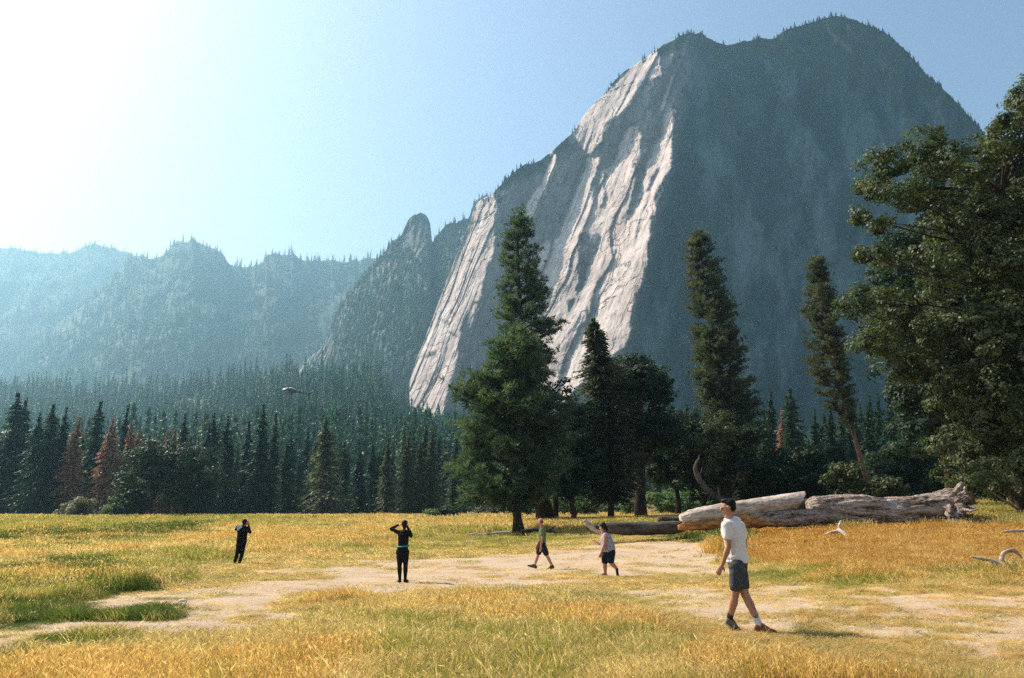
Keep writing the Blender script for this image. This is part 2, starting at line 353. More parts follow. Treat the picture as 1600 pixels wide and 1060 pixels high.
def build_main():
    # facing map on a pixel grid -> depth by solving for a surface with those slopes
    g = 2.0
    gu = np.arange(600, 1810, g); gv = np.arange(0, 760, g); UU, VV = np.meshgrid(gu, gv)
    wu = UU + 11 * fbm(UU * .04, VV * .025, 0, 5, 31, .65); wv = VV + 12 * fbm(UU * .04, VV * .03, 5, 5, 37, .6)
    lit = np.zeros(UU.shape, bool)
    for p in LIT: lit |= inpoly(wu, wv, p)
    for p in DARKIN: lit &= ~inpoly(wu, wv, p)
    M = lit.astype(float)
    mpx = 1000 / FPX * 1.05
    big = fbm(UU * .012, VV * .006, 0, 4, 77)
    gx = np.where(lit, -1.4, -0.02 + 0.15 * np.clip(big, -1, 1)) * mpx * g          # depth change per step to the right
    gx = np.where((UU > 1055), 0.16 * mpx * g + 0.30 * mpx * g * big, gx)
    gy = -np.where(lit, 0.60, 0.22) * mpx * g                                          # per step down (nearer)
    gy = np.broadcast_to(gy, gx.shape).copy()
    # Poisson solve, Neumann borders, by cosine transform through mirrored FFT
    H, W = gx.shape
    div = np.zeros((H, W)); div[:, :-1] += gx[:, :-1]; div[:, 1:] -= gx[:, :-1]; div[:-1, :] += gy[:-1, :]; div[1:, :] -= gy[:-1, :]
    dd = np.block([[div, div[:, ::-1]], [div[::-1], div[::-1, ::-1]]])
    F = np.fft.fft2(dd); ky = np.arange(2 * H)[:, None]; kx = np.arange(2 * W)[None, :]
    den = 2 * np.cos(math.pi * ky / H) + 2 * np.cos(math.pi * kx / W) - 4; den[0, 0] = 1
    S = np.real(np.fft.ifft2(F / den))[:H, :W]
    S -= S[240, 225]                                                                # arete at about (1050, 480) is the zero
    def samp(A, U, V):
        a = np.clip((U - gu[0]) / g, 0, W - 1.001); b = np.clip((V - gv[0]) / g, 0, H - 1.001)
        i = a.astype(int); j = b.astype(int); fa = a - i; fb = b - j
        return A[j, i] * (1 - fa) * (1 - fb) + A[j, i + 1] * fa * (1 - fb) + A[j + 1, i] * (1 - fa) * fb + A[j + 1, i + 1] * fa * fb
    def depth(U, V, t): return 930 + samp(S, U, V)
    def noise(X, Y, Z, U, V, t):
        l = samp(M, U, V)
        a = X - Z * 0.38; b = Z + X * 0.3
        cr = fbm(a * 0.05, Y * 0.01, b * 0.012, 5, 11, 0.55)                            # long cracks down the slabs
        rd = fbm(a * 0.035, 0, b * 0.011, 4, 13, 0.5, True)
        sm = fbm(X * .09, Y * .05, Z * .07, 4, 17, .6)
        w1 = fbm(X * .007, Y * .004, Z * .004, 4, 23, .5) * .8
        def saw(q): return 1 - (q - np.floor(q))
        def cell(q, k, sd): return .5 + .5 * vnoise(np.floor(q), k, 0 * q, sd)
        q1 = (X - Z * .38) / 46 + w1; k1 = Z / 120 + w1 * 1.5; q2 = (X - Z * .36) / 17 + 1.3 * w1; k2 = Z / 60 + 2 * w1; q3 = (X - Z * .34) / 8 + 1.6 * w1; k3 = Z / 30 + 2 * w1
        blk = 8 * saw(q1) * cell(q1, k1, 3) + 3.6 * saw(q2) * cell(q2, k2, 5) ** 2 + 1.3 * saw(q3) * cell(q3, k3, 6)
        z1 = Z / 60 + 1.5 * w1 + X * .006 + .5 * _h(np.floor(q1), 0 * q1, 0 * q1, 8); z2 = Z / 17 + 3 * w1 + .8 * _h(np.floor(q2), 0 * q2, 0 * q2, 9)
        blk = blk + 1.6 * (z1 - np.floor(z1)) * (cell(z1, q1, 12) > .75) + .7 * (z2 - np.floor(z2)) * cell(z2, q2, 13)
        cr = cr + blk / 4.5 * (.35 + .65 * l)
        return (l * (4.5 * cr + 2.2 * sm - 2.5 * rd) + (1 - l) * (7 * cr + 4 * sm)) * np.clip(t * 12 + .5, 0, 1) 
    def shade_tint(U, V):  # shade painted on every facet outside the lit mask, strongest on the right wall
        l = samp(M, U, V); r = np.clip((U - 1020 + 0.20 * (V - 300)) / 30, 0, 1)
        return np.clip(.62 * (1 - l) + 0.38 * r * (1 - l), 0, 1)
    def veg(U, V):
        sk = np.interp(U, [p[0] for p in MAIN_SKY], [p[1] for p in MAIN_SKY])
        l = samp(M, U, V); nn = fbm(U * .05, V * .05, 0, 4, 61)
        a = np.clip(1.3 - (V - sk) / 26, 0, 1) * (1 - l) * (nn > -0.25)
        b = ((U > 1090) & (nn + 0.9 * np.clip((170 - V + .15 * (U - 1200)) / 150, -1, 1) > 0.35)) * 0.7
        ledge = (np.abs(nn) < 0.03) * (1 - l) * 0.6
        return np.clip(a + b + ledge + np.clip((V - 630) / 50, 0, 1) * (1 - l), 0, 1)
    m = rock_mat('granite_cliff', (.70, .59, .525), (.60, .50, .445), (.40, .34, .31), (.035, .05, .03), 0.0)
    return curtain('granite_mountain', MAIN_SKY, [(640, 730), (1000, 730), (1400, 750), (1800, 760)], depth, m, 1.5, 440, noise, (200, 700), veg, shade_tint)
main_o, main_g = build_main()

def ridge_noise(sx, amp, seed, topk=6):
    def f(X, Y, Z, U, V, t):
        a = X + Z * .35
        return amp * (fbm(a * sx, 0, Z * sx * .35, 6, seed, .55, True) * 1.0 + 0.5 * fbm(X * sx * 3, Y * sx, Z * sx * 3, 4, seed + 9)) * np.clip(t * topk + .15, 0, 1)
    return f
RK_FAR = rock_mat('hazy_forest_rock', (.17, .17, .16), (.10, .11, .10), (.06, .07, .06), (.025, .05, .03), 0.95, 0.5, 10)
RK_SP = rock_mat('spire_rock', (.40, .37, .34), (.20, .19, .17), (.09, .10, .08), (.025, .05, .03), 0.85, 0.8, 8)
R1 = jag([(-260, 380), (-60, 384), (0, 388), (60, 393), (105, 396), (140, 384), (150, 379), (172, 386), (205, 396), (230, 406), (300, 430), (420, 470)], 5, 1)
R2 = jag([(-200, 640), (0, 580), (60, 530), (110, 492), (150, 462), (185, 425), (210, 404), (235, 404), (258, 397), (268, 384), (280, 378), (295, 378), (302, 370), (308, 378), (325, 385), (348, 397), (356, 412), (375, 419), (392, 418), (410, 413),
          (416, 400), (427, 396), (440, 400), (455, 397), (470, 406), (500, 406), (540, 410), (566, 406), (600, 400), (640, 410), (720, 430)], 3, 2)
def _sp(X, Y, Z, U, V, t):
    b = ridge_noise(.006, 45, 49, 30)(X, Y, Z, U, V, t); q = X / 13 + 1.2 * fbm(X * .02, 0, Z * .012, 3, 3); q2 = X / 5.5 + 1.5 * fbm(X * .05, 0, Z * .02, 3, 5)
    return b + 9 * (1 - q + np.floor(q)) + 4 * (1 - q2 + np.floor(q2)) + 7 * fbm(X * .05, Y * .03, Z * .03, 4, 8)
R3 = jag([(360, 720), (420, 640), (455, 592), (470, 574), (500, 545), (516, 520), (530, 482), (545, 462), (560, 440), (576, 420), (590, 405), (600, 396), (612, 378), (622, 372)], 3, 4) + \
     [(628, 366), (634, 352), (640, 341), (648, 335), (656, 332), (664, 335), (671, 343), (673, 355), (674, 378), (677, 379), (684, 367), (692, 359), (700, 351), (712, 349), (722, 344), (733, 341), (737, 325), (740, 316), (750, 308), (760, 306), (772, 312), (800, 340), (900, 400)]
R3 = jag(R3, 1.8, 14, 3)
ridge_g = []
def depthf(top, bot_, p=1.0): return lambda U, V, t: top + (bot_ - top) * t ** p
ridge_g.append(curtain('distant_ridge_hill', R1, [(-260, 640), (420, 640)], depthf(3900, 2700, .8), RK_FAR, 3, 120, ridge_noise(.003, 120, 41), (300, 1200)))
ridge_g.append(curtain('forested_ridge_hill', R2, [(-200, 720), (720, 690)], lambda U, V, t: 2900 - 1300 * t ** .85 + 0.6 * np.abs(U - 300) * (1 - t), RK_FAR, 2.5, 160, ridge_noise(.0035, 110, 45), (300, 1200)))
def spire_depth(U, V, t): return 1750 - 650 * t ** .9 + np.where(V < 385, 0, 0) + 0.35 * np.clip(655 - U, -50, 250) * (V > 400)
ridge_g.append(curtain('spire_ridge_hill', R3, [(360, 722), (900, 700)], spire_depth, RK_SP, 1.5, 260, _sp, (150, 700)))
# wooded talus apron under the cliffs
A_SKY = [(-500, 640), (-200, 622), (0, 612), (150, 612), (260, 612), (350, 600), (440, 590), (520, 590), (580, 604), (615, 640), (640, 672), (700, 692), (800, 690), (900, 680), (1000, 676), (1200, 682), (1400, 690), (1700, 695), (2100, 700)]
def apron_depth(U, V, t):
    top = np.interp(U, [-500, 200, 450, 640, 760, 1000, 1300, 2100], [1650, 1500, 1200, 1000, 880, 850, 820, 800])
    return top + (330 - top) * t ** .75
AP = rock_mat('talus_soil', (.34, .30, .24), (.22, .19, .13), (.12, .11, .07), (.05, .07, .03), 0.9, 1.5, 2)
apron_o, apron_g = curtain('talus_hill', A_SKY, [(-500, 803), (800, 800), (2100, 790)], apron_depth, AP, 6.0, 90, ridge_noise(.007, 30, 53), (100, 300))

rng = np.random.default_rng(7)
def unit(a): return a / np.maximum(np.linalg.norm(a, axis=-1, keepdims=True), 1e-9)
def leaves(c, d, L, W, fold=None):
    """rhombic leaf or needle spray: centres c (n,3), long axis d, half length L, half width W -> verts, quads"""
    n = len(c); d = unit(d)
    rnd = rng.normal(size=(n, 3)) if fold is None else fold
    s = unit(np.cross(d, rnd)); L = np.asarray(L).reshape(-1, 1) * np.ones((n, 1)); W = np.asarray(W).reshape(-1, 1) * np.ones((n, 1))
    v = np.stack([c - d * L, c + s * W - d * L * .1, c + d * L, c - s * W - d * L * .1], 1).reshape(-1, 3)
    return v, np.arange(4 * n).reshape(n, 4)
def tube(pts, rad, sides=8, caps=True, wob=0.0, seed=0):
    pts = np.array(pts, float); rad = np.broadcast_to(np.asarray(rad, float), (len(pts),)); n = len(pts)
    V = []; up = np.array([0.13, 0.21, 0.97])
    T = np.gradient(pts, axis=0); T = unit(T)
    for i in range(n):
        a = np.cross(T[i], up)
        if np.linalg.norm(a) < .15: a = np.cross(T[i], [1, 0.1, 0])
        a = unit(a); b = np.cross(T[i], a); th = np.arange(sides) / sides * 2 * math.pi
        r = rad[i] * (1 + wob * vnoise(np.cos(th) * 2, np.sin(th) * 2, np.full(sides, i * .35 + seed * 7.1), seed))
        V.append(pts[i] + (np.cos(th) * r)[:, None] * a + (np.sin(th) * r)[:, None] * b)
    V = np.concatenate(V); idx = np.arange(n * sides).reshape(n, sides); nx = np.roll(idx, -1, 1)
    F = np.stack([idx[:-1], nx[:-1], nx[1:], idx[1:]], -1).reshape(-1, 4)
    if caps:
        c0, c1 = len(V), len(V) + 1; V = np.vstack([V, pts[0], pts[-1]])
        F = np.vstack([F, np.stack([np.full(sides, c0), nx[0], idx[0], np.full(sides, c0)], -1), np.stack([np.full(sides, c1), idx[-1], nx[-1], np.full(sides, c1)], -1)])
    return V, F
class Geo:
    def __init__(s): s.v = []; s.f = []; s.n = 0
    def add(s, vf):
        v, f = vf; s.v.append(np.asarray(v, float)); s.f.append(np.asarray(f) + s.n); s.n += len(v); return s
    def obj(s, name, mat, parent=None, smooth=False, link=True):
        V = np.concatenate(s.v); F = np.concatenate(s.f)
        deg = F[:, 0] == F[:, 3]
        me = bpy.data.meshes.new(name); me.vertices.add(len(V)); me.vertices.foreach_set('co', V.astype(np.float32).ravel())
        tot = np.where(deg, 3, 4).astype(np.int32); st = np.concatenate([[0], np.cumsum(tot)[:-1]]).astype(np.int32)
        keep = np.ones(F.shape, bool); keep[deg, 3] = False
        li = F[keep].astype(np.int32)
        me.loops.add(len(li)); me.loops.foreach_set('vertex_index', li); me.polygons.add(len(F)); me.polygons.foreach_set('loop_start', st); me.polygons.foreach_set('loop_total', tot)
        me.update(calc_edges=True)
        if smooth: me.polygons.foreach_set('use_smooth', np.ones(len(F), bool))
        me.materials.append(mat); o = bpy.data.objects.new(name, me)
        if link: C.objects.link(o)
        if parent is not None: o.parent = parent
        return o

def bark_mat(name, c1, c2, sx=6, bump=0.05, stretch=0.15):
    m = Mat(name, .95, .1); n = m.noise(sx, 6, .65, m.coords((1, 1, stretch), obj=True)); n2 = m.noise(sx * 4, 4, .6, m.coords(obj=True))
    m.color(m.ramp(m.mix(.4, n, n2), [(.38, c1), (.6, c2)])); m.bump(n, .9, bump); return m.m
BARK_D = bark_mat('dark_bark', (.025, .018, .013), (.09, .06, .045))
BARK_R = bark_mat('red_brown_bark', (.10, .055, .03), (.30, .17, .10), 4)
BARK_G = bark_mat('grey_bark', (.07, .06, .05), (.20, .17, .14))
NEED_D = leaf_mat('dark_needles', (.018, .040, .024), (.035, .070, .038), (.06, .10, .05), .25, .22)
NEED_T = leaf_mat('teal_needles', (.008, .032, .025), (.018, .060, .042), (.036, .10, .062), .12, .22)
NEED_P = leaf_mat('pine_needles', (.028, .055, .038), (.062, .095, .060), (.15, .18, .11), .8, .3)
NEED_O = leaf_mat('olive_needles', (.035, .048, .032), (.078, .088, .058), (.16, .16, .11), .6, .3)
DEAD = leaf_mat('dead_brown_needles', (.24, .13, .09), (.36, .22, .15), (.46, .31, .22), .3, .2, (1.2, .9, .7))
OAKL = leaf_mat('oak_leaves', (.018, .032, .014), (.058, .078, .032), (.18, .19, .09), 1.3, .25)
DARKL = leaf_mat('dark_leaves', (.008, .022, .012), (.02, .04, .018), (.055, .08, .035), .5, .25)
WILL = leaf_mat('willow_leaves', (.06, .10, .04), (.11, .17, .07), (.19, .26, .12), .5, .3)
PALE = leaf_mat('pale_leaves', (.11, .11, .08), (.20, .19, .14), (.30, .28, .20), .5, .3)

# ---------------------------------------------------------------- conifers
def conifer(h, r, whorls, per, k, size, base=0.08, power=0.8, droop=0.25, seed=0, side=None, needles=1, gap=0.0, width=.34, top=.25):
    """(crown geometry, trunk geometry): whorls of drooping boughs carrying needle sprays, tapered trunk with its limbs"""
    global rng
    keep = rng; rng = np.random.default_rng(seed)
    cr, tr = Geo(), Geo()
    zt = np.linspace(0, h * .985, 12); wobx = 0.012 * h * np.sin(zt / h * 5 + seed)
    tr.add(tube(np.stack([wobx, 0 * zt, zt], 1), np.interp(zt, [0, h * .06, h], [h * .019, h * .013, .02]), 8, wob=.15, seed=seed))
    cs, ds, Ls = [], [], []
    for i in range(whorls):
        t = (i + rng.uniform(-.4, .4)) / whorls; t = min(max(t, 0), 1)
        z = h * (base + (1 - base) * t)
        prof = ((1 - t) ** power * (0.55 + .45 * min(1, t / .12)) + top * .12 * min(1, (1 - t) * 5)) * (1 + .18 * math.sin(t * 31 + seed))
        ring = rng.uniform(.75, 1.12)
        for j in range(per):
            if rng.random() < gap: continue
            az = rng.uniform(0, 2 * math.pi); L = r * prof * ring * rng.uniform(.6, 1.12)
            if side is not None: L *= 1 + side * math.cos(az)
            L = max(L, size * .25)
            rise = rng.uniform(-.05, .35) * (0.3 + t)
            s = np.linspace(.12, 1, k); s = s + rng.uniform(-.03, .03, k)
            px = np.cos(az) * L * s + np.interp(z, zt, wobx); py = np.sin(az) * L * s
            pz = z + L * (rise * s - droop * s * s * 1.3)
            p = np.stack([px, py, pz], 1)
            if L > size * 1.5 and (i % 2 == 0 or needles > 1): tr.add(tube(p[::max(1, k // 3)], np.linspace(.012, .004, len(p[::max(1, k // 3)])) * L + .01, 4, False))
            for q in range(needles):
                jit = rng.normal(size=(k, 3)) * size * .28 * (1 if q else .4)
                cs.append(p + jit); wob2 = rng.normal(size=(k, 3)) * .45
                ds.append(np.array([np.cos(az), np.sin(az), -droop]) + wob2); Ls.append(np.minimum(size, .25 * size + L * .5) * rng.uniform(.6, 1.15, k) * (1.05 - .35 * s))
    cs.append(np.stack([0 * np.ones(4), 0 * np.ones(4), h * np.array([.965, .98, .99, 1.0])], 1)); ds.append(np.tile([0, 0, 1.0], (4, 1)) + rng.normal(size=(4, 3)) * .15); Ls.append(np.full(4, size * .6))
    c, d, L = np.concatenate(cs), np.concatenate(ds), np.concatenate(Ls)
    fold = np.array([0, 0, 1.0]) + rng.normal(size=c.shape) * .6
    cr.add(leaves(c, d, L, L * width, fold))
    rng = keep
    return cr, tr
def burst(c, out, n, L, W):
    """a brush of needles round every centre"""
    m = len(c); cc = np.repeat(c, n, 0); oo = np.repeat(out, n, 0)
    d = unit(oo * .7 + rng.normal(size=(m * n, 3)) * .75); LL = np.repeat(np.asarray(L) * np.ones(m), n) * rng.uniform(.7, 1.2, m * n)
    return leaves(cc + d * LL[:, None], d, LL, W)
def tree(name, geoms, mats, loc, label, cat='tree', group=None, rz=0, tilt=(0, 0), sc_=1.0):
    root = empty(name, loc, rz); root.rotation_euler = (tilt[0], tilt[1], rz); root.scale = (sc_,) * 3
    tag(root, label, cat, group)
    geoms[1].obj('trunk', mats[1], root, True); geoms[0].obj('crown', mats[0], root)
    return root
def copy_tree(o, parent=None):
    c = o.copy(); C.objects.link(c)
    if parent is not None: c.parent = parent
    for ch in [q for q in o.children]: copy_tree(ch, c)
    return c

# ---- front ponderosa pine, with brushes of long needles
def big_pine(h, r, seed, prof, n_b, size, side=0.0, nb=12, base=.1, Lm=1.0, tw=1.0):
    global rng
    keep = rng; rng = np.random.default_rng(seed); cr, tr = Geo(), Geo()
    zt = np.linspace(0, h * .97, 14); wx = .02 * h * np.sin(zt / h * 4 + seed)
    tr.add(tube(np.stack([wx, 0 * zt, zt], 1), np.interp(zt, [0, h * .03, h * .1, h], [h * .034 * tw, h * .024 * tw, h * .02 * tw, .03]), 12, wob=.12, seed=seed))
    cs, os_ = [], []
    for i in range(n_b):
        t = rng.uniform(0, 1) ** .9; z = h * (base + (1 - base) * t); az = rng.uniform(0, 2 * math.pi)
        L = r * np.interp(t, prof[0], prof[1]) * rng.uniform(.7, 1.08) * (1 + side * math.cos(az)) * (0.82 + .25 * float(vnoise(az * 1.2, t * 5, 0, seed)))
        L = max(L, .3); up = rng.uniform(-.1, .35)
        s = np.linspace(0, 1, 7); p = np.stack([np.cos(az) * L * s + np.interp(z, zt, wx), np.sin(az) * L * s, z + L * (up * s + .15 * s * s)], 1)
        p[1:-1] += rng.normal(size=(5, 3)) * .04 * L
        tr.add(tube(p, np.linspace(.022, .006, 7) * L + .012, 5, False))
        m = max(4, int(L / size * 5)); ss = rng.uniform(.35, 1.03, m)
        q = np.stack([np.interp(ss, s, p[:, a]) for a in range(3)], 1); spread = size * .9 * ss[:, None]
        q = q + rng.normal(size=(m, 3)) * spread * np.array([.6, .6, .32])
        cs.append(q); os_.append(unit(q - np.array([0, 0, z - .4 * L])) + [0, 0, .3])
    c, o_ = np.concatenate(cs), np.concatenate(os_)
    cr.add(burst(c, o_, int(nb * 1.2), size * .34 * Lm, .014 + size * .024)); rng = keep
    return cr, tr

# ---- broadleaf trees from lobes
def leafy(lobes, leaf, per, flat=.75, seed=0, clump=.34):
    global rng
    keep = rng; rng = np.random.default_rng(seed); g = Geo(); cc, oo = [], []
    for (c, r) in lobes:
        c = np.array(c); n = max(4, int((r / clump) ** 2 * 2.8)); d = unit(rng.normal(size=(n, 3))); rad = r * rng.uniform(.55, 1.08, (n, 1)) ** .6
        q = c + d * rad * np.array([1, 1, flat]); m = int(per)
        qq = np.repeat(q, m, 0); dd = rng.normal(size=(n * m, 3)); dd = unit(dd) * rng.uniform(.2, 1.0, (n * m, 1)) ** .5
        cc.append(qq + dd * clump * np.repeat(rng.uniform(.5, 1.5, (n, 1)), m, 0) * np.array([1, 1, .6])); oo.append(unit(np.repeat(d, m, 0) * .6 + dd * .6 + [0, 0, .45]))
    c, o_ = np.concatenate(cc), np.concatenate(oo)
    d = unit(np.cross(o_, rng.normal(size=o_.shape))); L = leaf * rng.uniform(.6, 1.3, len(c))
    g.add(leaves(c, d, L, L * .55, o_ + rng.normal(size=o_.shape) * .5)); rng = keep
    return g
def broadleaf(h, r, seed, leaf=.12, per=26, nl=26, base=.22, trunk_r=.3, clump=.45, flat=.75):
    rr = random.Random(seed); lobes = []; tr = Geo(); top = h * base
    tp = [(0, 0, 0), (.1 * rr.uniform(-1, 1), 0, top * .5), (rr.uniform(-.2, .2), 0, top), (rr.uniform(-.3, .3), 0, h * .6)]
    tr.add(tube(tp, [trunk_r * 1.25, trunk_r, trunk_r * .85, trunk_r * .35], 10, wob=.2, seed=seed))
    for i in range(nl):
        t = rr.random(); z = top + (h - top) * (.12 + .8 * t); w = r * math.sin(math.pi * (.18 + .72 * t)) ** .7
        a = rr.uniform(0, 6.28); d = w * rr.uniform(.35, .85); q = r * rr.uniform(.24, .40)
        c = (math.cos(a) * d, math.sin(a) * d, min(z, h - q * .8)); lobes.append((c, q))
        s = (tp[2][0], 0, top * .8 + .3 * (c[2] - top)); mid = ((s[0] + c[0]) * .5 + rr.uniform(-.3, .3), (s[1] + c[1]) * .5, (s[2] + c[2]) * .5 + .1 * h * rr.random())
        tr.add(tube([s, mid, c], [trunk_r * .4, trunk_r * .22, trunk_r * .08], 6, False))
    return leafy(lobes, leaf, per, flat, seed, clump), tr

def px(u, Y): return (u - 800) / FPX * Y * 1.0235 if False else float(P(u, 806, Y)[0])
def stand(u, Y): x = px(u, Y); return (x, Y, G(x, Y) - .05)
def height_to(u, v, Y, base_z): return float(P(u, v, Y)[2]) - base_z

# the landmark trees
def place_pine():
    Y = 56; x, y, z = stand(810, Y); h = height_to(790, 518, Y, z)
    g = big_pine(h, 5.2, 3, ([0, .1, .3, .5, .7, .86, 1], [.70, .92, 1.0, .80, .60, .42, .12]), 210, .78, -.12, 16, .10)
    tree('pine_tree', g, (NEED_P, BARK_D), (x, y, z), 'bushy green pine with rounded crown and dark trunk, nearest tree to the walkers', tilt=(0, R(-1.5)))
    Y = 82; x, y, z = stand(842, Y); h = height_to(800, 330, Y, z)
    g = big_pine(h, 4.6, 8, ([0, .3, .45, .6, .75, .9, 1], [.3, .75, .92, .85, .62, .42, .1]), 230, .66, .12, 14, .2)
    tree('pine_tree', g, (NEED_P, BARK_D), (x, y, z), 'tallest narrow pine rising behind the bushy pine, sparse boughs on its right', tilt=(0, R(-3)))
    Y = 84; x, y, z = stand(957, Y); h = height_to(922, 497, Y, z)
    g = conifer(h, 4.6, 80, 17, 11, .34, .10, .62, .2, 12, needles=2, width=.3)
    tree('fir_tree', g, (NEED_O, BARK_D), (x, y, z), 'conical olive green fir between the bushy pine and the dark oak', tilt=(0, R(-3.5)))
    Y = 88; x, y, z = stand(1002, Y); h = height_to(995, 556, Y, z)
    g = broadleaf(h, 5.6, 21, .14, 40, 52, .3, .62, .55)
    tree('oak_tree', g, (DARKL, BARK_D), (x, y, z), 'dark round-crowned oak with thick twin trunk right of the olive fir')
    Y = 96; x, y, z = stand(1060, Y); h = height_to(1060, 640, Y, z)
    tree('oak_tree', broadleaf(h, 4.8, 22, .14, 36, 36, .3, .3, .55), (DARKL, BARK_D), (x, y, z), 'smaller dark oak filling the gap right of the round-crowned oak')
    Y = 95; x, y, z = stand(1158, Y); h = height_to(1104, 362, Y, z)
    g = big_pine(h, 4.6, 14, ([0, .12, .25, .5, .75, .92, 1], [.35, .8, 1.0, .88, .62, .42, .15]), 520, .50, .08, 11, .10, 1.1, .7)
    tree('fir_tree', g, (NEED_O, BARK_D), (x, y, z), 'tall columnar olive fir with blunt top standing alone before the cliff', tilt=(0, R(-4.2)))
    Y = 85; x, y, z = stand(1363, Y); h = height_to(1278, 402, Y, z)
    g = big_pine(h, 2.9, 15, ([0, .12, .3, .5, .75, .92, 1], [.3, .8, 1.0, .85, .66, .5, .2]), 330, .42, -.35, 11, .30, 1.1, .5)
    tree('fir_tree', g, (NEED_O, BARK_R), (x, y, z), 'thin leaning fir with bare reddish trunk behind the root end of the log', tilt=(0, R(-7)))
place_pine()

def big_oak():
    Y0 = 44; k = Y0 / FPX * 1.03
    L = [(1395, 250, 36), (1438, 238, 40), (1488, 250, 42), (1366, 285, 28), (1402, 300, 42), (1346, 292, 15), (1345, 338, 14), (1440, 300, 46), (1500, 320, 52), (1540, 262, 42), (1575, 222, 48), (1598, 172, 34), (1605, 280, 60), (1552, 340, 52),
         (1372, 392, 26), (1347, 398, 12), (1372, 345, 18), (1345, 462, 26), (1380, 478, 38), (1325, 482, 17), (1418, 505, 42), (1388, 540, 32), (1350, 528, 22), (1475, 430, 44), (1485, 375, 42), (1522, 420, 52), (1580, 400, 58),
         (1465, 520, 46), (1522, 520, 58), (1590, 500, 60), (1442, 572, 32), (1405, 580, 20), (1492, 600, 46), (1550, 600, 52), (1615, 600, 60), (1484, 655, 30), (1522, 668, 42), (1572, 680, 46), (1500, 715, 26), (1550, 730, 32), (1602, 728, 38), (1462, 632, 18),
         (1425, 405, 20), (1475, 690, 24), (1530, 700, 36), (1580, 745, 36), (1545, 760, 26), (1500, 745, 20), (1615, 690, 50), (1640, 740, 40), (1660, 240, 60), (1670, 360, 70), (1680, 480, 70), (1670, 600, 60), (1640, 160, 40), (1562, 190, 20), (1583, 168, 20), (1604, 145, 24)]
    rr = random.Random(5); lobes = []; tr = Geo(); bx, by, bz = stand(1612, Y0)
    L = [(a, b, c, 0) for a, b, c in L] + [(1592, 330, 46, -3), (1575, 410, 46, -3.4), (1600, 480, 46, -3.2), (1560, 500, 42, -3), (1598, 560, 44, -3.4), (1560, 620, 40, -3), (1600, 640, 44, -3.2), (1540, 380, 36, -3), (1600, 710, 34, -3)]
    trunk = [(1612, 780), (1604, 700), (1596, 600), (1585, 500), (1572, 400), (1566, 300)]
    tp = [np.array(P(u, v, Y0 + i * .1)) for i, (u, v) in enumerate(trunk)]; tp[0][2] = bz - .1
    o0 = np.array([bx, by, bz])
    tr.add(tube([q - o0 for q in tp], [.62, .5, .44, .36, .26, .16], 12, wob=.2))
    for (u, v, r, dY) in L:
        for j in range(2 if r > 30 else 1):
            Yl = Y0 + (dY or rr.uniform(-3.2, 3.2)); uu = u + rr.uniform(-8, 8) * j; vv = v + rr.uniform(-8, 8) * j
            c = np.array(P(uu, vv, Yl)) - o0; lobes.append((c, r * k * (1 - .15 * j)))
        s = min(tp, key=lambda q: abs(q[2] - (c + o0)[2] + 2.5)) - o0
        mid = (s + c) / 2 + np.array([rr.uniform(-.4, .4), 0, rr.uniform(-.2, .6)])
        tr.add(tube([s, s * .65 + mid * .35 + [0, 0, .1], mid, c], [.11, .08, .055, .02], 6, False))
    lobes = [(np.array(c) + np.array([rr.uniform(-.7, .7), rr.uniform(-.7, .7), rr.uniform(-.6, .6)]) * r * .8, r * rr.uniform(.38, .75)) for c, r in lobes for _ in range(3)]
    g = leafy([(c_, r_ * 1.12) for c_, r_ in lobes], .105, 60, 1.0, 9, .5)
    tree('oak_tree', (g, tr), (OAKL, BARK_D), tuple(o0), 'large leafy oak filling the right edge, sunlit leaves in clumps')
big_oak()
def bush0(u, v, Y, r, label, seed):
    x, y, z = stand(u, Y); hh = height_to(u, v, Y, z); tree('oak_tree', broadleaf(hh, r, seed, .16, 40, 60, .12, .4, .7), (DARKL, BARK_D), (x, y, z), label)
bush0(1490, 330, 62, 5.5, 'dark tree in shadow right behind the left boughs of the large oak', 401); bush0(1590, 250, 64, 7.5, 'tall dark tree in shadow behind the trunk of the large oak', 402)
def thin_tree(pts, Y, rad, label, lob, mat=BARK_R):
    q = [np.array(P(u, v, Y)) for u, v in pts]; x, _, z = q[0]; z = G(x, Y) - .05; o0 = np.array([x, Y, z]); q[0][2] = z; tr = Geo()
    tr.add(tube([a - o0 for a in q], np.linspace(rad, rad * .35, len(q)), 8, wob=.15))
    rr = random.Random(int(x * 10)); lobes = []
    for (u, v, r) in lob:
        c = np.array(P(u, v, Y + rr.uniform(-1, 1))) - o0; lobes.append((c, r * Y / FPX)); s = q[-2] - o0
        tr.add(tube([s, (s + c) / 2 + [0, 0, .3], c], [rad * .4, rad * .2, .02], 5, False))
    for i in range(14):
        s = (q[-1] * rr.random() + q[-2] * (1 - rr.random() * .5)); s = q[-2] + (q[-1] - q[-2]) * rr.random() - o0; a = rr.uniform(0, 6.3)
        e = s + np.array([math.cos(a) * 1.6, math.sin(a) * 1.2, rr.uniform(-.6, .3)]); tr.add(tube([s, (s + e) / 2 + [0, 0, .15], e], [.05, .03, .012], 4, False))
    tree('oak_tree', (leafy(lobes, .12, 30, .8, 4, .4), tr), (OAKL, mat), tuple(o0), label)
thin_tree([(1520, 780), (1505, 735), (1490, 700), (1472, 655), (1462, 610)], 60, .26, 'slender oak with bare leaning trunk just right of the root end', [(1460, 650, 20), (1480, 690, 24), (1510, 700, 26), (1440, 620, 20), (1530, 725, 26), (1475, 740, 18)])
thin_tree([(1598, 778), (1590, 740), (1578, 690), (1568, 640)], 62, .25, 'reddish bare trunk of a small oak at the right edge', [(1560, 700, 30), (1590, 720, 28), (1610, 690, 30), (1550, 750, 18)])

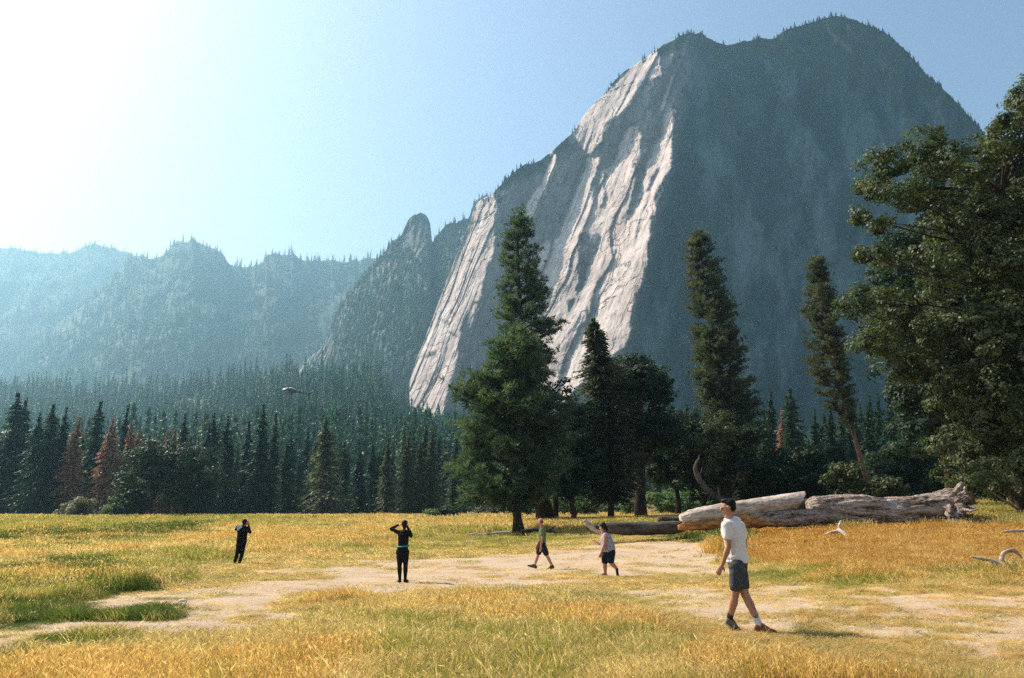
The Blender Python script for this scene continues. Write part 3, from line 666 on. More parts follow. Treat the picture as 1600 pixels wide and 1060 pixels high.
# ---- forest edge: every conifer one can tell apart
PROTO = []
for i, (h, r, wh, per, sd, pw) in enumerate([(30, 6.2, 52, 11, 1, 1.0), (30, 5.2, 54, 11, 2, 1.05), (28, 6.6, 46, 12, 3, .9), (30, 4.3, 56, 10, 4, 1.0), (26, 6.0, 44, 11, 5, 1.05), (30, 5.0, 40, 9, 6, .8), (28, 5.6, 34, 12, 7, 1.2), (30, 7.0, 42, 9, 8, 1.1)]):
    cr, tr = conifer(h, r, wh, per, 8, .85, .06, pw, .3, 100 + sd, gap=.12, width=.30)
    PROTO.append((cr, tr, h))
_mesh_cache = {}
def forest_tree(u, vtop, Y, pi, mat, label, group=None, name='conifer_tree', zbase=None, widen=1.0, bark=BARK_D):
    cr, tr, h = PROTO[pi]; x = px(u, Y); z = G(x, Y) - .1 if zbase is None else zbase
    H = height_to(u, vtop, Y, z); key = (pi, mat.name)
    root = empty(name, (x, Y, z), random.uniform(0, 6.28)); tag(root, label, 'tree', group)
    if key not in _mesh_cache:
        t = tr.obj('trunk', bark, root, True); c = cr.obj('crown', mat, root); _mesh_cache[key] = (t.data, c.data)
    else:
        for nm, me in zip(('trunk', 'crown'), _mesh_cache[key]):
            o = bpy.data.objects.new(nm, me); C.objects.link(o); o.parent = root
    s = H / h; wx = s * widen * random.uniform(1.0, 1.35); root.scale = (wx, wx, s); root.rotation_euler = (random.gauss(0, .02), random.gauss(0, .02), root.rotation_euler[2])
    return root
random.seed(11)
NAMED = [(2, 612, 0, 'tall dark conifer cut by the left edge of the forest'), (26, 623, 0, 'broad dark conifer, second from the left end of the forest edge'), (41, 646, 2, 'short conifer beside the broad dark one at the left end'),
 (66, 629, 0, 'dark conifer with forked-looking top left of the brown trees'), (84, 637, 1, 'dark conifer touching the first dead brown tree'), (135, 624, 0, 'tall dark conifer between two groups of dead brown trees'),
 (180, 632, 3, 'slim dark conifer standing among the dead brown trees'), (281, 647, 1, 'dark conifer rising over the round-crowned trees on the left'), (310, 659, 3, 'slim conifer just right of the round-crowned left trees'),
 (329, 645, 1, 'conifer two left of the tallest in the middle forest edge'), (351, 649, 1, 'full conifer left of the helicopter'), (379, 657, 3, 'slender conifer beside the tallest of the middle forest edge'),
 (400, 632, 1, 'tallest pointed dark conifer of the middle forest edge'), (421, 645, 3, 'slim pointed conifer right of the tallest middle one'), (447, 677, 4, 'short conifer below the helicopter')]
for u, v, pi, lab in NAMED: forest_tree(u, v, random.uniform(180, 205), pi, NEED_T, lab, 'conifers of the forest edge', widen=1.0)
for u, v, lab in [(104, 652, 'dead brown conifer, leftmost of the brown ones'), (153, 654, 'dead brown conifer with pointed top left of the slim green one'), (166, 664, 'dead brown conifer leaning on the pointed brown one'),
                  (192, 662, 'dead reddish conifer just right of the slim green one'), (207, 670, 'brightest orange-brown dead conifer'), (247, 672, 'dead brown conifer over the round-crowned tree'), (261, 671, 'dead brown conifer, rightmost of the brown ones')]:
    forest_tree(u, v, 181, random.choice([0, 1]), DEAD, lab, 'dead brown conifers', 'dead_conifer_tree', widen=1.15, bark=BARK_G)
forest_tree(507, 652, 165, 2, NEED_O, 'wide olive conifer standing out in front of the forest edge', widen=.95)
for u, v in [(602, 684), (632, 674), (656, 684), (672, 668)]:
    forest_tree(u, v, 175, 1, NEED_O, 'olive-tinted conifer of the forest edge left of the bushy pine', 'olive conifers left of the bushy pine')
for u, v, pi in [(1210, 612, 1), (1203, 640, 3), (1244, 618, 1), (1257, 604, 0), (1286, 640, 1), (1379, 617, 1), (1394, 614, 1), (1411, 619, 3), (1435, 611, 1), (1330, 640, 1), (1350, 630, 1)]:
    lab = {1257: 'pale green broad conifer, tallest behind the fallen logs', 1210: 'green conifer with pointed top above the cut end of the log', 1286: 'narrow conifer left of the thin leaning fir'}.get(u, 'green conifer in the wood behind the fallen logs')
    forest_tree(u, v, random.uniform(150, 175), pi, NEED_D, lab, 'conifers behind the fallen logs')
forest_tree(1227, 640, 160, 3, DEAD, 'small dead brown conifer in the wood behind the fallen logs', None, 'dead_conifer_tree', bark=BARK_G)
# second rows that close the forest
def fill(n, u0, u1, v0, v1, Y0, Y1, mats, lab, grp):
    us = np.linspace(u0, u1, n) + rng.uniform(-6, 6, n)
    for u in us: forest_tree(float(u), random.uniform(v0, v1), random.uniform(Y0, Y1), random.randrange(8), random.choice(mats), lab, grp)
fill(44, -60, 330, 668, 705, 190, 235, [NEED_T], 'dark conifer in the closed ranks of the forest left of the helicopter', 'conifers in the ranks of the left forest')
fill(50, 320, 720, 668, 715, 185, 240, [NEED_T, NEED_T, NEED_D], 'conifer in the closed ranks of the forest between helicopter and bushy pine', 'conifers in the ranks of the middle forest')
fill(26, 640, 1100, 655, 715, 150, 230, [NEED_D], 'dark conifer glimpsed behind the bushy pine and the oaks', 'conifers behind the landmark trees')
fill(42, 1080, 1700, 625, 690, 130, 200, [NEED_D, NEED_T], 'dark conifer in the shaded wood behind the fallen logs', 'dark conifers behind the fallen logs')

# ---- broadleaf trees and shrubs along the edge
def bush(name, u, v, Y, r, mat, label, cat='shrub', group=None, seed=1, nl=18, leaf=.14, clump=.45, base=.05, h=None):
    x, y, z = stand(u, Y); hh = height_to(u, v, Y, z)
    return tree(name, broadleaf(hh, r, seed, leaf, 24, nl, base, .12 + hh * .012, clump), (mat, BARK_D), (x, y, z), label, cat, group)
bush('broadleaf_tree', 236, 688, 150, 7.0, DARKL, 'round dark broadleaf tree, left one of the pair at the forest edge', 'tree', None, 31, 40, .26, .9, .1)
bush('broadleaf_tree', 288, 693, 150, 6.2, DARKL, 'round broadleaf tree with sunlit top, right one of the pair', 'tree', None, 32, 38, .26, .9, .1)
bush('shrub', 128, 776, 148, 2.6, PALE, 'pale dry shrub at the foot of the dead brown trees', seed=33, leaf=.2)
bush('shrub', 108, 788, 148, 2.2, PALE, 'low pale shrub left of the taller pale one', seed=34, leaf=.2)
bush('shrub', 180, 776, 146, 2.4, WILL, 'grey-green shrub at the foot of the left broadleaf tree', seed=35, leaf=.2)
bush('shrub', 205, 765, 146, 3.2, DARKL, 'dark shrub tucked under the left broadleaf tree', seed=36, leaf=.2)
for i, (u, v, r) in enumerate([(1035, 768, 2.6), (1058, 764, 2.6), (1080, 770, 2.4)]):
    bush('willow_shrub', u, v, 112, r, WILL, 'light green willow shrub between the dark oak and the curved snag', group='willow shrubs beyond the log', seed=41 + i)
for i, (u, v, r) in enumerate([(880, 760, 2.4), (905, 770, 2.2), (925, 775, 1.8), (985, 775, 1.8), (700, 790, 2.0), (676, 795, 1.6)]):
    bush('willow_shrub', u, v, 116, r, WILL if i != 4 else DARKL, ['light shrub right of the bushy pine trunk', 'light shrub left of the olive fir trunk', 'low light shrub touching the olive fir trunk', 'light shrub seen between the two dark trunks', 'dark low shrub at the meadow edge left of the bushy pine', 'small shrub farthest left of the bushy pine'][i], seed=51 + i)
for i, (u, v, Y, r) in enumerate([(868, 588, 84, 4.4), (896, 625, 80, 4.0), (845, 660, 80, 4.6)]):
    bush('oak_tree', u, v, Y, r, DARKL, ['dark leafy tree filling the gap between bushy pine and olive fir', 'lower dark tree left of the olive fir', 'shaded tree behind the bushy pine'][i], 'tree', seed=61 + i, nl=32, leaf=.2, clump=.6, base=.15)
for i, (u, v, Y, r, l) in enumerate([(1100, 655, 92, 3.4, 'dark leafy tree left of the columnar fir foot'), (1140, 640, 88, 3.6, 'leafy tree wrapping the foot of the columnar fir'), (1180, 660, 88, 3.4, 'dark leafy tree right of the columnar fir foot'), (1225, 700, 92, 3.4, 'dark thicket tree above the cut end of the log'),
                                     (1265, 700, 88, 3.4, 'leafy thicket tree left of the bare reddish trunk'), (1310, 690, 92, 3.2, 'leafy tree beside the thin leaning fir'), (1330, 720, 82, 2.4, 'light-tipped bush left of the bare reddish trunk'), (1400, 690, 92, 3.8, 'dark leafy tree right of the thin leaning fir'),
                                     (1440, 700, 88, 3.4, 'dark leafy tree behind the root end'), (1480, 730, 84, 2.6, 'bush behind the roots of the log'), (1550, 690, 90, 4.2, 'dark tree under the large oak'), (1390, 745, 80, 2.0, 'low bush right of the bare reddish trunk'), (1600, 680, 95, 4.5, 'shaded tree behind the foot of the large oak trunk'), (1650, 680, 95, 4.5, 'shaded tree cut off by the right edge beneath the large oak')]):
    bush('oak_tree' if v < 710 else 'shrub', u, v, Y, r, DARKL if i not in (1, 6, 11) else OAKL, l, 'tree' if v < 710 else 'shrub', seed=71 + i, nl=30, leaf=.16, clump=.5, base=.1)
bush('shrub', 1305, 778, 78, .9, WILL, 'small bright green bush behind the middle of the log', seed=91, nl=8, leaf=.1, clump=.3)

# ---------------------------------------------------------------- scattering of stuff
def scatter(name, pts, rot, scl, idx, variants, kind='stuff'):
    n = len(pts); me = bpy.data.meshes.new(name); me.vertices.add(n); me.vertices.foreach_set('co', np.asarray(pts, np.float32).ravel())
    a = me.attributes.new('rot', 'FLOAT_VECTOR', 'POINT'); a.data.foreach_set('vector', np.asarray(rot, np.float32).ravel())
    a = me.attributes.new('scl', 'FLOAT_VECTOR', 'POINT'); a.data.foreach_set('vector', np.asarray(scl, np.float32).ravel())
    a = me.attributes.new('idx', 'INT', 'POINT'); a.data.foreach_set('value', np.asarray(idx, np.int32))
    o = bpy.data.objects.new(name, me); C.objects.link(o)
    col = bpy.data.collections.new(name + '_kinds')
    for v in variants: col.objects.link(v)
    ng = bpy.data.node_groups.new(name + '_nodes', 'GeometryNodeTree')
    ng.interface.new_socket('Geometry', in_out='INPUT', socket_type='NodeSocketGeometry'); ng.interface.new_socket('Geometry', in_out='OUTPUT', socket_type='NodeSocketGeometry')
    N = ng.nodes.new; gi = N('NodeGroupInput'); go_ = N('NodeGroupOutput'); ip = N('GeometryNodeInstanceOnPoints'); ci = N('GeometryNodeCollectionInfo')
    ci.inputs['Collection'].default_value = col; ci.inputs['Separate Children'].default_value = True; ci.inputs['Reset Children'].default_value = True
    def na(t, nm):
        q = N('GeometryNodeInputNamedAttribute'); q.data_type = t; q.inputs['Name'].default_value = nm; return q.outputs['Attribute']
    ng.links.new(gi.outputs[0], ip.inputs['Points']); ng.links.new(ci.outputs[0], ip.inputs['Instance']); ip.inputs['Pick Instance'].default_value = True
    ng.links.new(na('INT', 'idx'), ip.inputs['Instance Index']); ng.links.new(na('FLOAT_VECTOR', 'rot'), ip.inputs['Rotation']); ng.links.new(na('FLOAT_VECTOR', 'scl'), ip.inputs['Scale'])
    ng.links.new(ip.outputs[0], go_.inputs[0])
    md = o.modifiers.new('scatter', 'NODES'); md.node_group = ng
    return tag(o, kind=kind)

# hillside forest: far too many to count
HMAT = []
for nm, c1, c2, c3 in [('hill_needles', (.018, .060, .042), (.035, .10, .066), (.075, .16, .10))]:
    HMAT.append(leaf_mat(nm, c1, c2, c3, .01, .15))
HMAT.append(None); HMAT[1] = (leaf_mat('hill_brush', (.08, .10, .06), (.14, .15, .09), (.22, .22, .14), .02, .15))
HMAT.append(leaf_mat('hill_needles_pale', (.04, .075, .045), (.075, .12, .07), (.14, .19, .12), .02, .15))
def low_conifers():
    out = []
    for i, (h, r) in enumerate([(24, 3.4), (24, 2.8), (22, 3.8)]):
        cr, tr = conifer(h, r, 20, 7, 3, 1.9, .05, .8, .3, 300 + i, width=.42); out.append(cr.obj('hill_conifer_%s' % 'abc'[i], HMAT[0 if i < 2 else 2], None, False, False))
    g = leafy([((0, 0, 2.2), 2.6), ((1.6, .4, 1.8), 1.8), ((-1.2, .8, 1.6), 1.8)], .6, 12, .8, 3, 1.3); out.append(g.obj('hill_conifer_d', HMAT[1], None, False, False))
    return out
def hill_forest():
    pts, scl, idx = [], [], []
    def on(grid, n, umin, umax, dens, smin, smax, conif=1.0, seed=0):
        U, V, X, Y, Z = grid; r = np.random.default_rng(seed); H, W = U.shape
        # chance per cell by its true area seen on the slope
        a = r.integers(0, H - 1, n * 4); b = r.integers(0, W - 1, n * 4); fa, fb = r.random(n * 4), r.random(n * 4)
        lerp = lambda A: (A[a, b] * (1 - fa) * (1 - fb) + A[a + 1, b] * fa * (1 - fb) + A[a, b + 1] * (1 - fa) * fb + A[a + 1, b + 1] * fa * fb)
        u, v, x, y, z = map(lerp, (U, V, X, Y, Z)); ok = (u > umin) & (u < umax) & (r.random(n * 4) < dens(u, v, x, y, z))
        u, v, x, y, z = [q[ok][:n] for q in (u, v, x, y, z)]
        s = r.uniform(smin, smax, len(u)); ii = np.where(r.random(len(u)) < conif, r.integers(0, 3, len(u)), 3)
        pts.append(np.stack([x, y, z - 1], 1)); scl.append(np.stack([s * r.uniform(.85, 1.2, len(u)), s * r.uniform(.85, 1.2, len(u)), s], 1)); idx.append(ii)
    def clear(u, v):      # paler open slope that climbs from lower left to the foot of the spire ridge
        d = np.abs(v - np.interp(u, [180, 250, 330, 400, 440, 520, 620], [690, 655, 632, 606, 580, 610, 660])); return np.clip(1 - d / 16, 0, 1)
    on(apron_g, 6500, -300, 760, lambda u, v, x, y, z: np.clip(1.0 - .9 * clear(u, v), 0, 1) * np.clip((y - 250) / 500 + .25, 0, 1), 0.6, 1.9, .93, 1)
    on(apron_g, 2500, 760, 1900, lambda u, v, x, y, z: 1 + 0 * u, .7, 1.1, .97, 2)
    on(apron_g, 900, -300, 700, lambda u, v, x, y, z: clear(u, v), .6, 1.1, .1, 3)
    on(ridge_g[0][1], 4200, -200, 420, lambda u, v, x, y, z: 1 + 0 * u, 1.0, 1.5, 1, 4)
    on(ridge_g[1][1], 7000, -150, 720, lambda u, v, x, y, z: np.clip(.9 + fbm(x * .004, z * .006, 0, 3, 9) * 1.2, .1, 1), 1.1, 1.8, 1, 5)
    def sp(u, v, x, y, z):
        bare = ((np.hypot((u - 655), (v - 365) * .6) < 22) | inpoly(u, v, [(470, 560), (520, 520), (522, 560), (480, 600), (452, 600)]) | (np.abs(u - 588) < 8) & (v > 520) & (v < 550)); return np.where(bare, .03, .7)
    on(ridge_g[2][1], 6500, 380, 780, sp, .55, .95, 1, 6)
    def mainf(u, v, x, y, z):
        sk = np.interp(u, [p[0] for p in MAIN_SKY], [p[1] for p in MAIN_SKY]); edge = np.clip(1 - (v - sk) / 10, 0, 1) * (u > 740); foot = np.clip((v - 655 + 40 * (u > 1080)) / 40, 0, 1)
        led = (np.abs(fbm(u * .022, v * .03, 0, 4, 71)) < .045) * (u > 1050) * np.clip((420 - v) / 250, 0, 1) * .9
        return np.clip(edge * (vnoise(u * .05, 0, 0, 8) > -.3) * .8 + foot + led, 0, 1)
    on(main_g, 4200, 640, 1700, mainf, .28, .6, .9, 7)
    # small trees clinging to the cliff's skyline
    U, V, X, Y, Z = main_g; r = np.random.default_rng(77); c = r.integers(60, U.shape[1] - 180, 620); u = U[0, c]
    c = c[(u > 750) & (vnoise(u * .045, 0, 0, 18) > -.25)]; row = r.integers(0, 3, len(c)); s = r.uniform(.16, .44, len(c))
    pts.append(np.stack([X[row, c], Y[row, c], Z[row, c] - 1.5], 1)); scl.append(np.stack([s * 1.6, s * 1.6, s], 1)); idx.append(np.where(r.random(len(c)) < .6, r.integers(0, 3, len(c)), 3))
    P_ = np.concatenate(pts); S_ = np.concatenate(scl); I_ = np.concatenate(idx); r = np.random.default_rng(3)
    rot = np.stack([r.normal(0, .03, len(P_)), r.normal(0, .03, len(P_)), r.uniform(0, 6.28, len(P_))], 1)
    scatter('hillside_forest', P_, rot, S_, I_, low_conifers())
hill_forest()

# ---------------------------------------------------------------- grass
def gmat(name, c1, c2, c3, trans=.5, tc=(1.5, 1.35, .9), sc_=.9):
    m = Mat(name, .7, .15); n = m.noise(sc_, 4, .6); n2 = m.noise(sc_ * 12, 2, .5)
    oi = m.n('ShaderNodeObjectInfo'); f = m.mix(.4, m.mix(.5, n, n2), oi.outputs['Random'])
    col = m.ramp(f, [(.3, c1), (.5, c2), (.72, c3)]); m.color(col); m.translucent(m.mix(1.0, col, tc, 'MULTIPLY'), trans); return m.m
G_GOLD = gmat('golden_grass', (.38, .235, .075), (.56, .40, .16), (.75, .57, .27))
G_STRAW = gmat('straw_grass', (.36, .28, .12), (.54, .43, .20), (.70, .59, .34))
G_RUST = gmat('rusty_grass', (.27, .14, .03), (.42, .235, .05), (.52, .34, .10))
G_GREEN = gmat('green_grass', (.12, .13, .03), (.26, .25, .07), (.42, .37, .12), .5, (1.3, 1.4, .7))
G_DARK = gmat('lush_grass', (.03, .055, .015), (.08, .11, .03), (.18, .20, .06), .4, (1.3, 1.5, .7))
def tuft(name, mat, n, rad, h, w, seed, heads=0.0, lean=.35):
    r = np.random.default_rng(seed); a = r.uniform(0, 6.28, n); d = rad * np.sqrt(r.random(n)); b = np.stack([np.cos(a) * d, np.sin(a) * d, np.full(n, -.03)], 1)
    az = r.uniform(0, 6.28, n); le = r.uniform(.05, lean, n) * h * 1.6; hh = h * r.uniform(.45, 1.1, n)
    dr = np.stack([np.cos(az), np.sin(az), 0 * az], 1); sd = np.stack([-np.sin(az + 1), np.cos(az + 1), 0 * az], 1); ww = (w * r.uniform(.6, 1.2, n))[:, None]
    m1 = b + dr * (le * .3)[:, None] + np.array([0, 0, 1]) * (hh * .55)[:, None]; t = b + dr * le[:, None] + np.array([0, 0, 1]) * hh[:, None]
    V = np.stack([b - sd * ww, b + sd * ww, m1 + sd * ww * .8, m1 - sd * ww * .8, t + sd * ww * .15, t - sd * ww * .15], 1).reshape(-1, 3)
    i = np.arange(n)[:, None] * 6; F = np.concatenate([i + [0, 1, 2, 3], i + [3, 2, 4, 5]]); g = Geo().add((V, F))
    k = int(n * heads)
    if k:
        g.add(leaves(t[:k] - [0, 0, h * .03], dr[:k] * .9 + [0, 0, 1.0] + r.normal(size=(k, 3)) * .3, h * .085, w * 1.15))
    return g.obj(name, mat, None, False, False)
def build_grass():
    r = np.random.default_rng(5)
    spec = []   # (ymin, ymax, count) bands
    bands = [(7.4, 12, 24000, .15, .0034, .30), (12, 18, 26000, .2, .0052, .32), (18, 30, 34000, .32, .008, .36), (30, 55, 34000, .5, .014, .42), (55, 100, 24000, .8, .028, .46), (100, 250, 20000, 1.7, .06, .55)]
    kinds = {'dry_grass': G_GOLD, 'straw_grass': G_STRAW, 'rusty_grass': G_RUST, 'green_grass': G_GREEN, 'lush_grass': G_DARK}
    store = {k: [[], [], [], []] for k in kinds}; var = {k: [] for k in kinds}
    for bi, (y0, y1, n, rad, w, h) in enumerate(bands):
        q = r.random(n); y = np.sqrt(y0 ** 2 + q * (y1 ** 2 - y0 ** 2)); x = (r.random(n) * 2 - 1) * (y * .70 + 1.5)
        z = ground_z(x, y); M = masks(x, y, z)
        sh = np.clip(M['short'], 0, 1); di = np.clip(M['dirt'] + .74 * M['dirt2'], 0, 1)
        nz = .5 + .5 * fbm(x * .35, y * .35, 0, 3, 91); nf = .5 + .5 * fbm(x * 1.3, y * 1.3, 0, 3, 92)
        keep = r.random(n) > np.clip(di * 1.28 - .42 * (nf > .60), 0, .985)
        keep &= r.random(n) > sh * .35 * (nf < .5)
        pick = r.random(n)
        kind = np.where(nz > .52, 'dry_grass', 'straw_grass')
        kind = np.where((pick < .22 + .5 * (nz < .38)), 'green_grass', kind)
        kind = np.where(sh * r.random(n) > .45, np.where(pick < .25, 'green_grass', 'straw_grass'), kind)
        kind = np.where((M['lg'] * .75 * (.5 + nf) > pick * .9 + .1), 'green_grass', kind)
        kind = np.where((M['rust'] > r.random(n) * .9 + .05) , np.where(pick < .8, 'rusty_grass', 'dry_grass'), kind)
        kind = np.where(M['dg'] * (.3 + 1.2 * nf) > r.random(n) * .95 + .12, 'lush_grass', kind)
        hs = (1 - .80 * sh) * (1 - .55 * np.clip(di, 0, 1)) * (.7 + .6 * nz) * (1 - .35 * (M['rust'] > .5)) * (1 + .15 * (M['dg'] > .5) * (1 - sh * .5))
        hs = np.where((M['u'] > 1180) & (M['v'] > 830) & (M['v'] < 905), hs * .75, hs)
        for k in kinds:
            s = keep & (kind == k); m = s.sum()
            if not m: continue
            ss = r.uniform(.75, 1.25, m); store[k][0].append(np.stack([x[s], y[s], z[s] - .01], 1)); store[k][1].append(np.stack([r.normal(0, .06, m), r.normal(0, .06, m), r.uniform(0, 6.28, m)], 1))
            store[k][2].append(np.stack([ss, ss, ss * np.clip(hs[s], .12, 2)], 1)); store[k][3].append(r.integers(0, 3, m) + 3 * bi)
        for k, mt in kinds.items():
            for j in range(3): var[k].append(tuft('%s_%02d' % (k, bi * 3 + j), mt, 44, rad, h, w, 1000 * bi + j + len(k), (.45 if k in ('dry_grass', 'straw_grass') else 0.1) if bi < 4 else .15))
    # taller pale seed stalks standing here and there above the grass
    n = 5200; y = 7.6 + 26 * r.random(n) ** 1.3; x = (r.random(n) * 2 - 1) * (y * .70 + 1.5); z = ground_z(x, y); M = masks(x, y, z)
    ok = (M['short'] + M['dirt'] + M['dirt2'] < .3) & (r.random(n) < .35 + .65 * (fbm(x * .8, y * .8, 0, 2, 55) > 0)); x, y, z = x[ok], y[ok], z[ok]; n = len(x); ss = r.uniform(.7, 1.25, n)
    scatter('seed_stalks_grass', np.stack([x, y, z], 1), np.stack([r.normal(0, .1, n), r.normal(0, .1, n), r.uniform(0, 6.28, n)], 1), np.stack([ss, ss, ss], 1), r.integers(0, 4, n), [tuft('stalk_%d' % j, G_STRAW, 6, .10, .50, .0042, 900 + j, 1.0, .5) for j in range(4)])
    for k in kinds:
        if store[k][0]: scatter(k, *[np.concatenate(a) for a in store[k][:4]], var[k])
build_grass()

# ---------------------------------------------------------------- fallen logs and driftwood
def wood_mat(name, c1, c2, c3, sx=3.0, ax=(0.12, 1, 1), bump=.06):
    m = Mat(name, .9, .15); n = m.noise(sx, 8, .65, m.coords(ax)); n2 = m.noise(sx * 5, 5, .65, m.coords((.35, 1, 1))); n3 = m.noise(.9, 4, .6)
    c = m.ramp(m.mix(.45, n, n2), [(.42, c1), (.5, c2), (.60, c3)]); c = m.mix(m.ramp(n3, [(.4, (0, 0, 0)), (.65, (.6, .6, .6))]), c, m.mix(1.0, c, (.7, .62, .55), 'MULTIPLY'))
    m.color(c); m.bump(m.mix(.5, n, n2), 1.0, bump); return m.m
W_GREY = wood_mat('weathered_log', (.07, .05, .04), (.43, .34, .28), (.72, .62, .54), 3.4, (.20, 1, 1), .35)
W_PALE = wood_mat('bleached_wood', (.26, .20, .155), (.50, .42, .35), (.66, .58, .50), 3, (.15, 1, 1), .04)
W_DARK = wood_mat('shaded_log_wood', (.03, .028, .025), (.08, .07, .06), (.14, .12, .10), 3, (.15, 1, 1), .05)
W_ROT = wood_mat('rotten_orange_wood', (.22, .08, .02), (.46, .19, .05), (.60, .34, .13), 5, (.4, 1, 1), .08)
W_CUT = wood_mat('log_heartwood', (.10, .06, .04), (.26, .16, .09), (.42, .28, .17), 6, (1, 1, 1), .03)
def log_path(name, uvr, Y, mat, parent=None, sides=28, seed=0, rough=.13, sub=8, squash=1.0, smooth=False, origin=None, shear=0):
    """log through (u, v, radius px[, dY]) points"""
    uvr = [tuple(a) + (0,) * (4 - len(a)) for a in uvr]; n = len(uvr); t = np.linspace(0, n - 1, (n - 1) * sub + 1); I = np.arange(n)
    u, v, r, dy = [np.interp(t, I, [a[k] for a in uvr]) for k in range(4)]
    X, Yy, Z = P(u, v, Y + dy); rad = r * (Y + dy) / FPX; pts = np.stack([X, Yy, Z], 1)
    V, F = tube(pts, rad, sides)
    nv = len(pts) * sides; c = np.repeat(pts, sides, 0); d = V[:nv] - c; L = np.linalg.norm(d, axis=1, keepdims=True); dn = d / np.maximum(L, 1e-6)
    R_ = np.repeat(rad, sides)
    ang = np.tile(np.arange(sides) / sides * 2 * math.pi, len(pts)); s = np.repeat(np.concatenate([[0], np.cumsum(np.linalg.norm(np.diff(pts, axis=0), axis=1))]), sides)
    k = max(float(rad.max()), .05)
    rel = .35 * fbm(np.cos(ang) * 9, np.sin(ang) * 9, s / k * .8, 4, seed + 2, .65, True) + .55 * fbm(np.cos(ang) * 3, np.sin(ang) * 3, s / k * .35, 4, seed, .6) + .6 * fbm(np.cos(ang) * 1.2, np.sin(ang) * 1.2, s / k * .8, 3, seed + 5) 
    V[:nv] += dn * (R_ * rough * 1.6 * rel)[:, None]; V[:nv, 2] = c[:, 2] + (V[:nv, 2] - c[:, 2]) * squash
    if shear:
        wgt = np.clip((np.repeat(t, sides) - (n - 1) + 1.6) / 1.6, 0, 1); V[:nv, 0] += wgt * shear * (V[:nv, 2] - c[:, 2]) + wgt * .05 * fbm(np.cos(ang) * 4, np.sin(ang) * 4, 0 * ang, 2, 4); V[-1] = V[nv - sides:nv].mean(0)
    g = Geo().add((V - (np.array(origin) if origin is not None else 0), F))
    return g.obj(name, mat, parent, smooth)
def ragged(name, u, v, r, Y, mat, parent, n, seed, dirn, L=1.0, origin=None):
    """splinters and root stubs bursting from a broken end"""
    rr = random.Random(seed); g = Geo()
    for i in range(n):
        a = rr.uniform(0, 6.28); q = rr.uniform(.2, .95) * r; s = np.array(P(u + rr.uniform(-4, 3), v + math.sin(a) * q, Y)); s[1] += math.cos(a) * q * Y / FPX
        d = np.array([dirn, rr.uniform(-.4, .4) + .5 * math.cos(a), .55 * -math.sin(a) + rr.uniform(-.2, .25)]); l = L * rr.uniform(.4, 1.0); e = s + d * l
        m = (s + e) / 2 + np.array([0, rr.uniform(-.1, .1), rr.uniform(-.12, .12)]) * L
        w = rr.uniform(.06, .16) * L
        g.add(tube([x - (np.array(origin) if origin is not None else 0) for x in (s - d * .3 * l, s, m, e)], [w * 1.2, w, w * .7, w * .25], 7, wob=.35, seed=i))
    return g.obj(name, mat, parent)
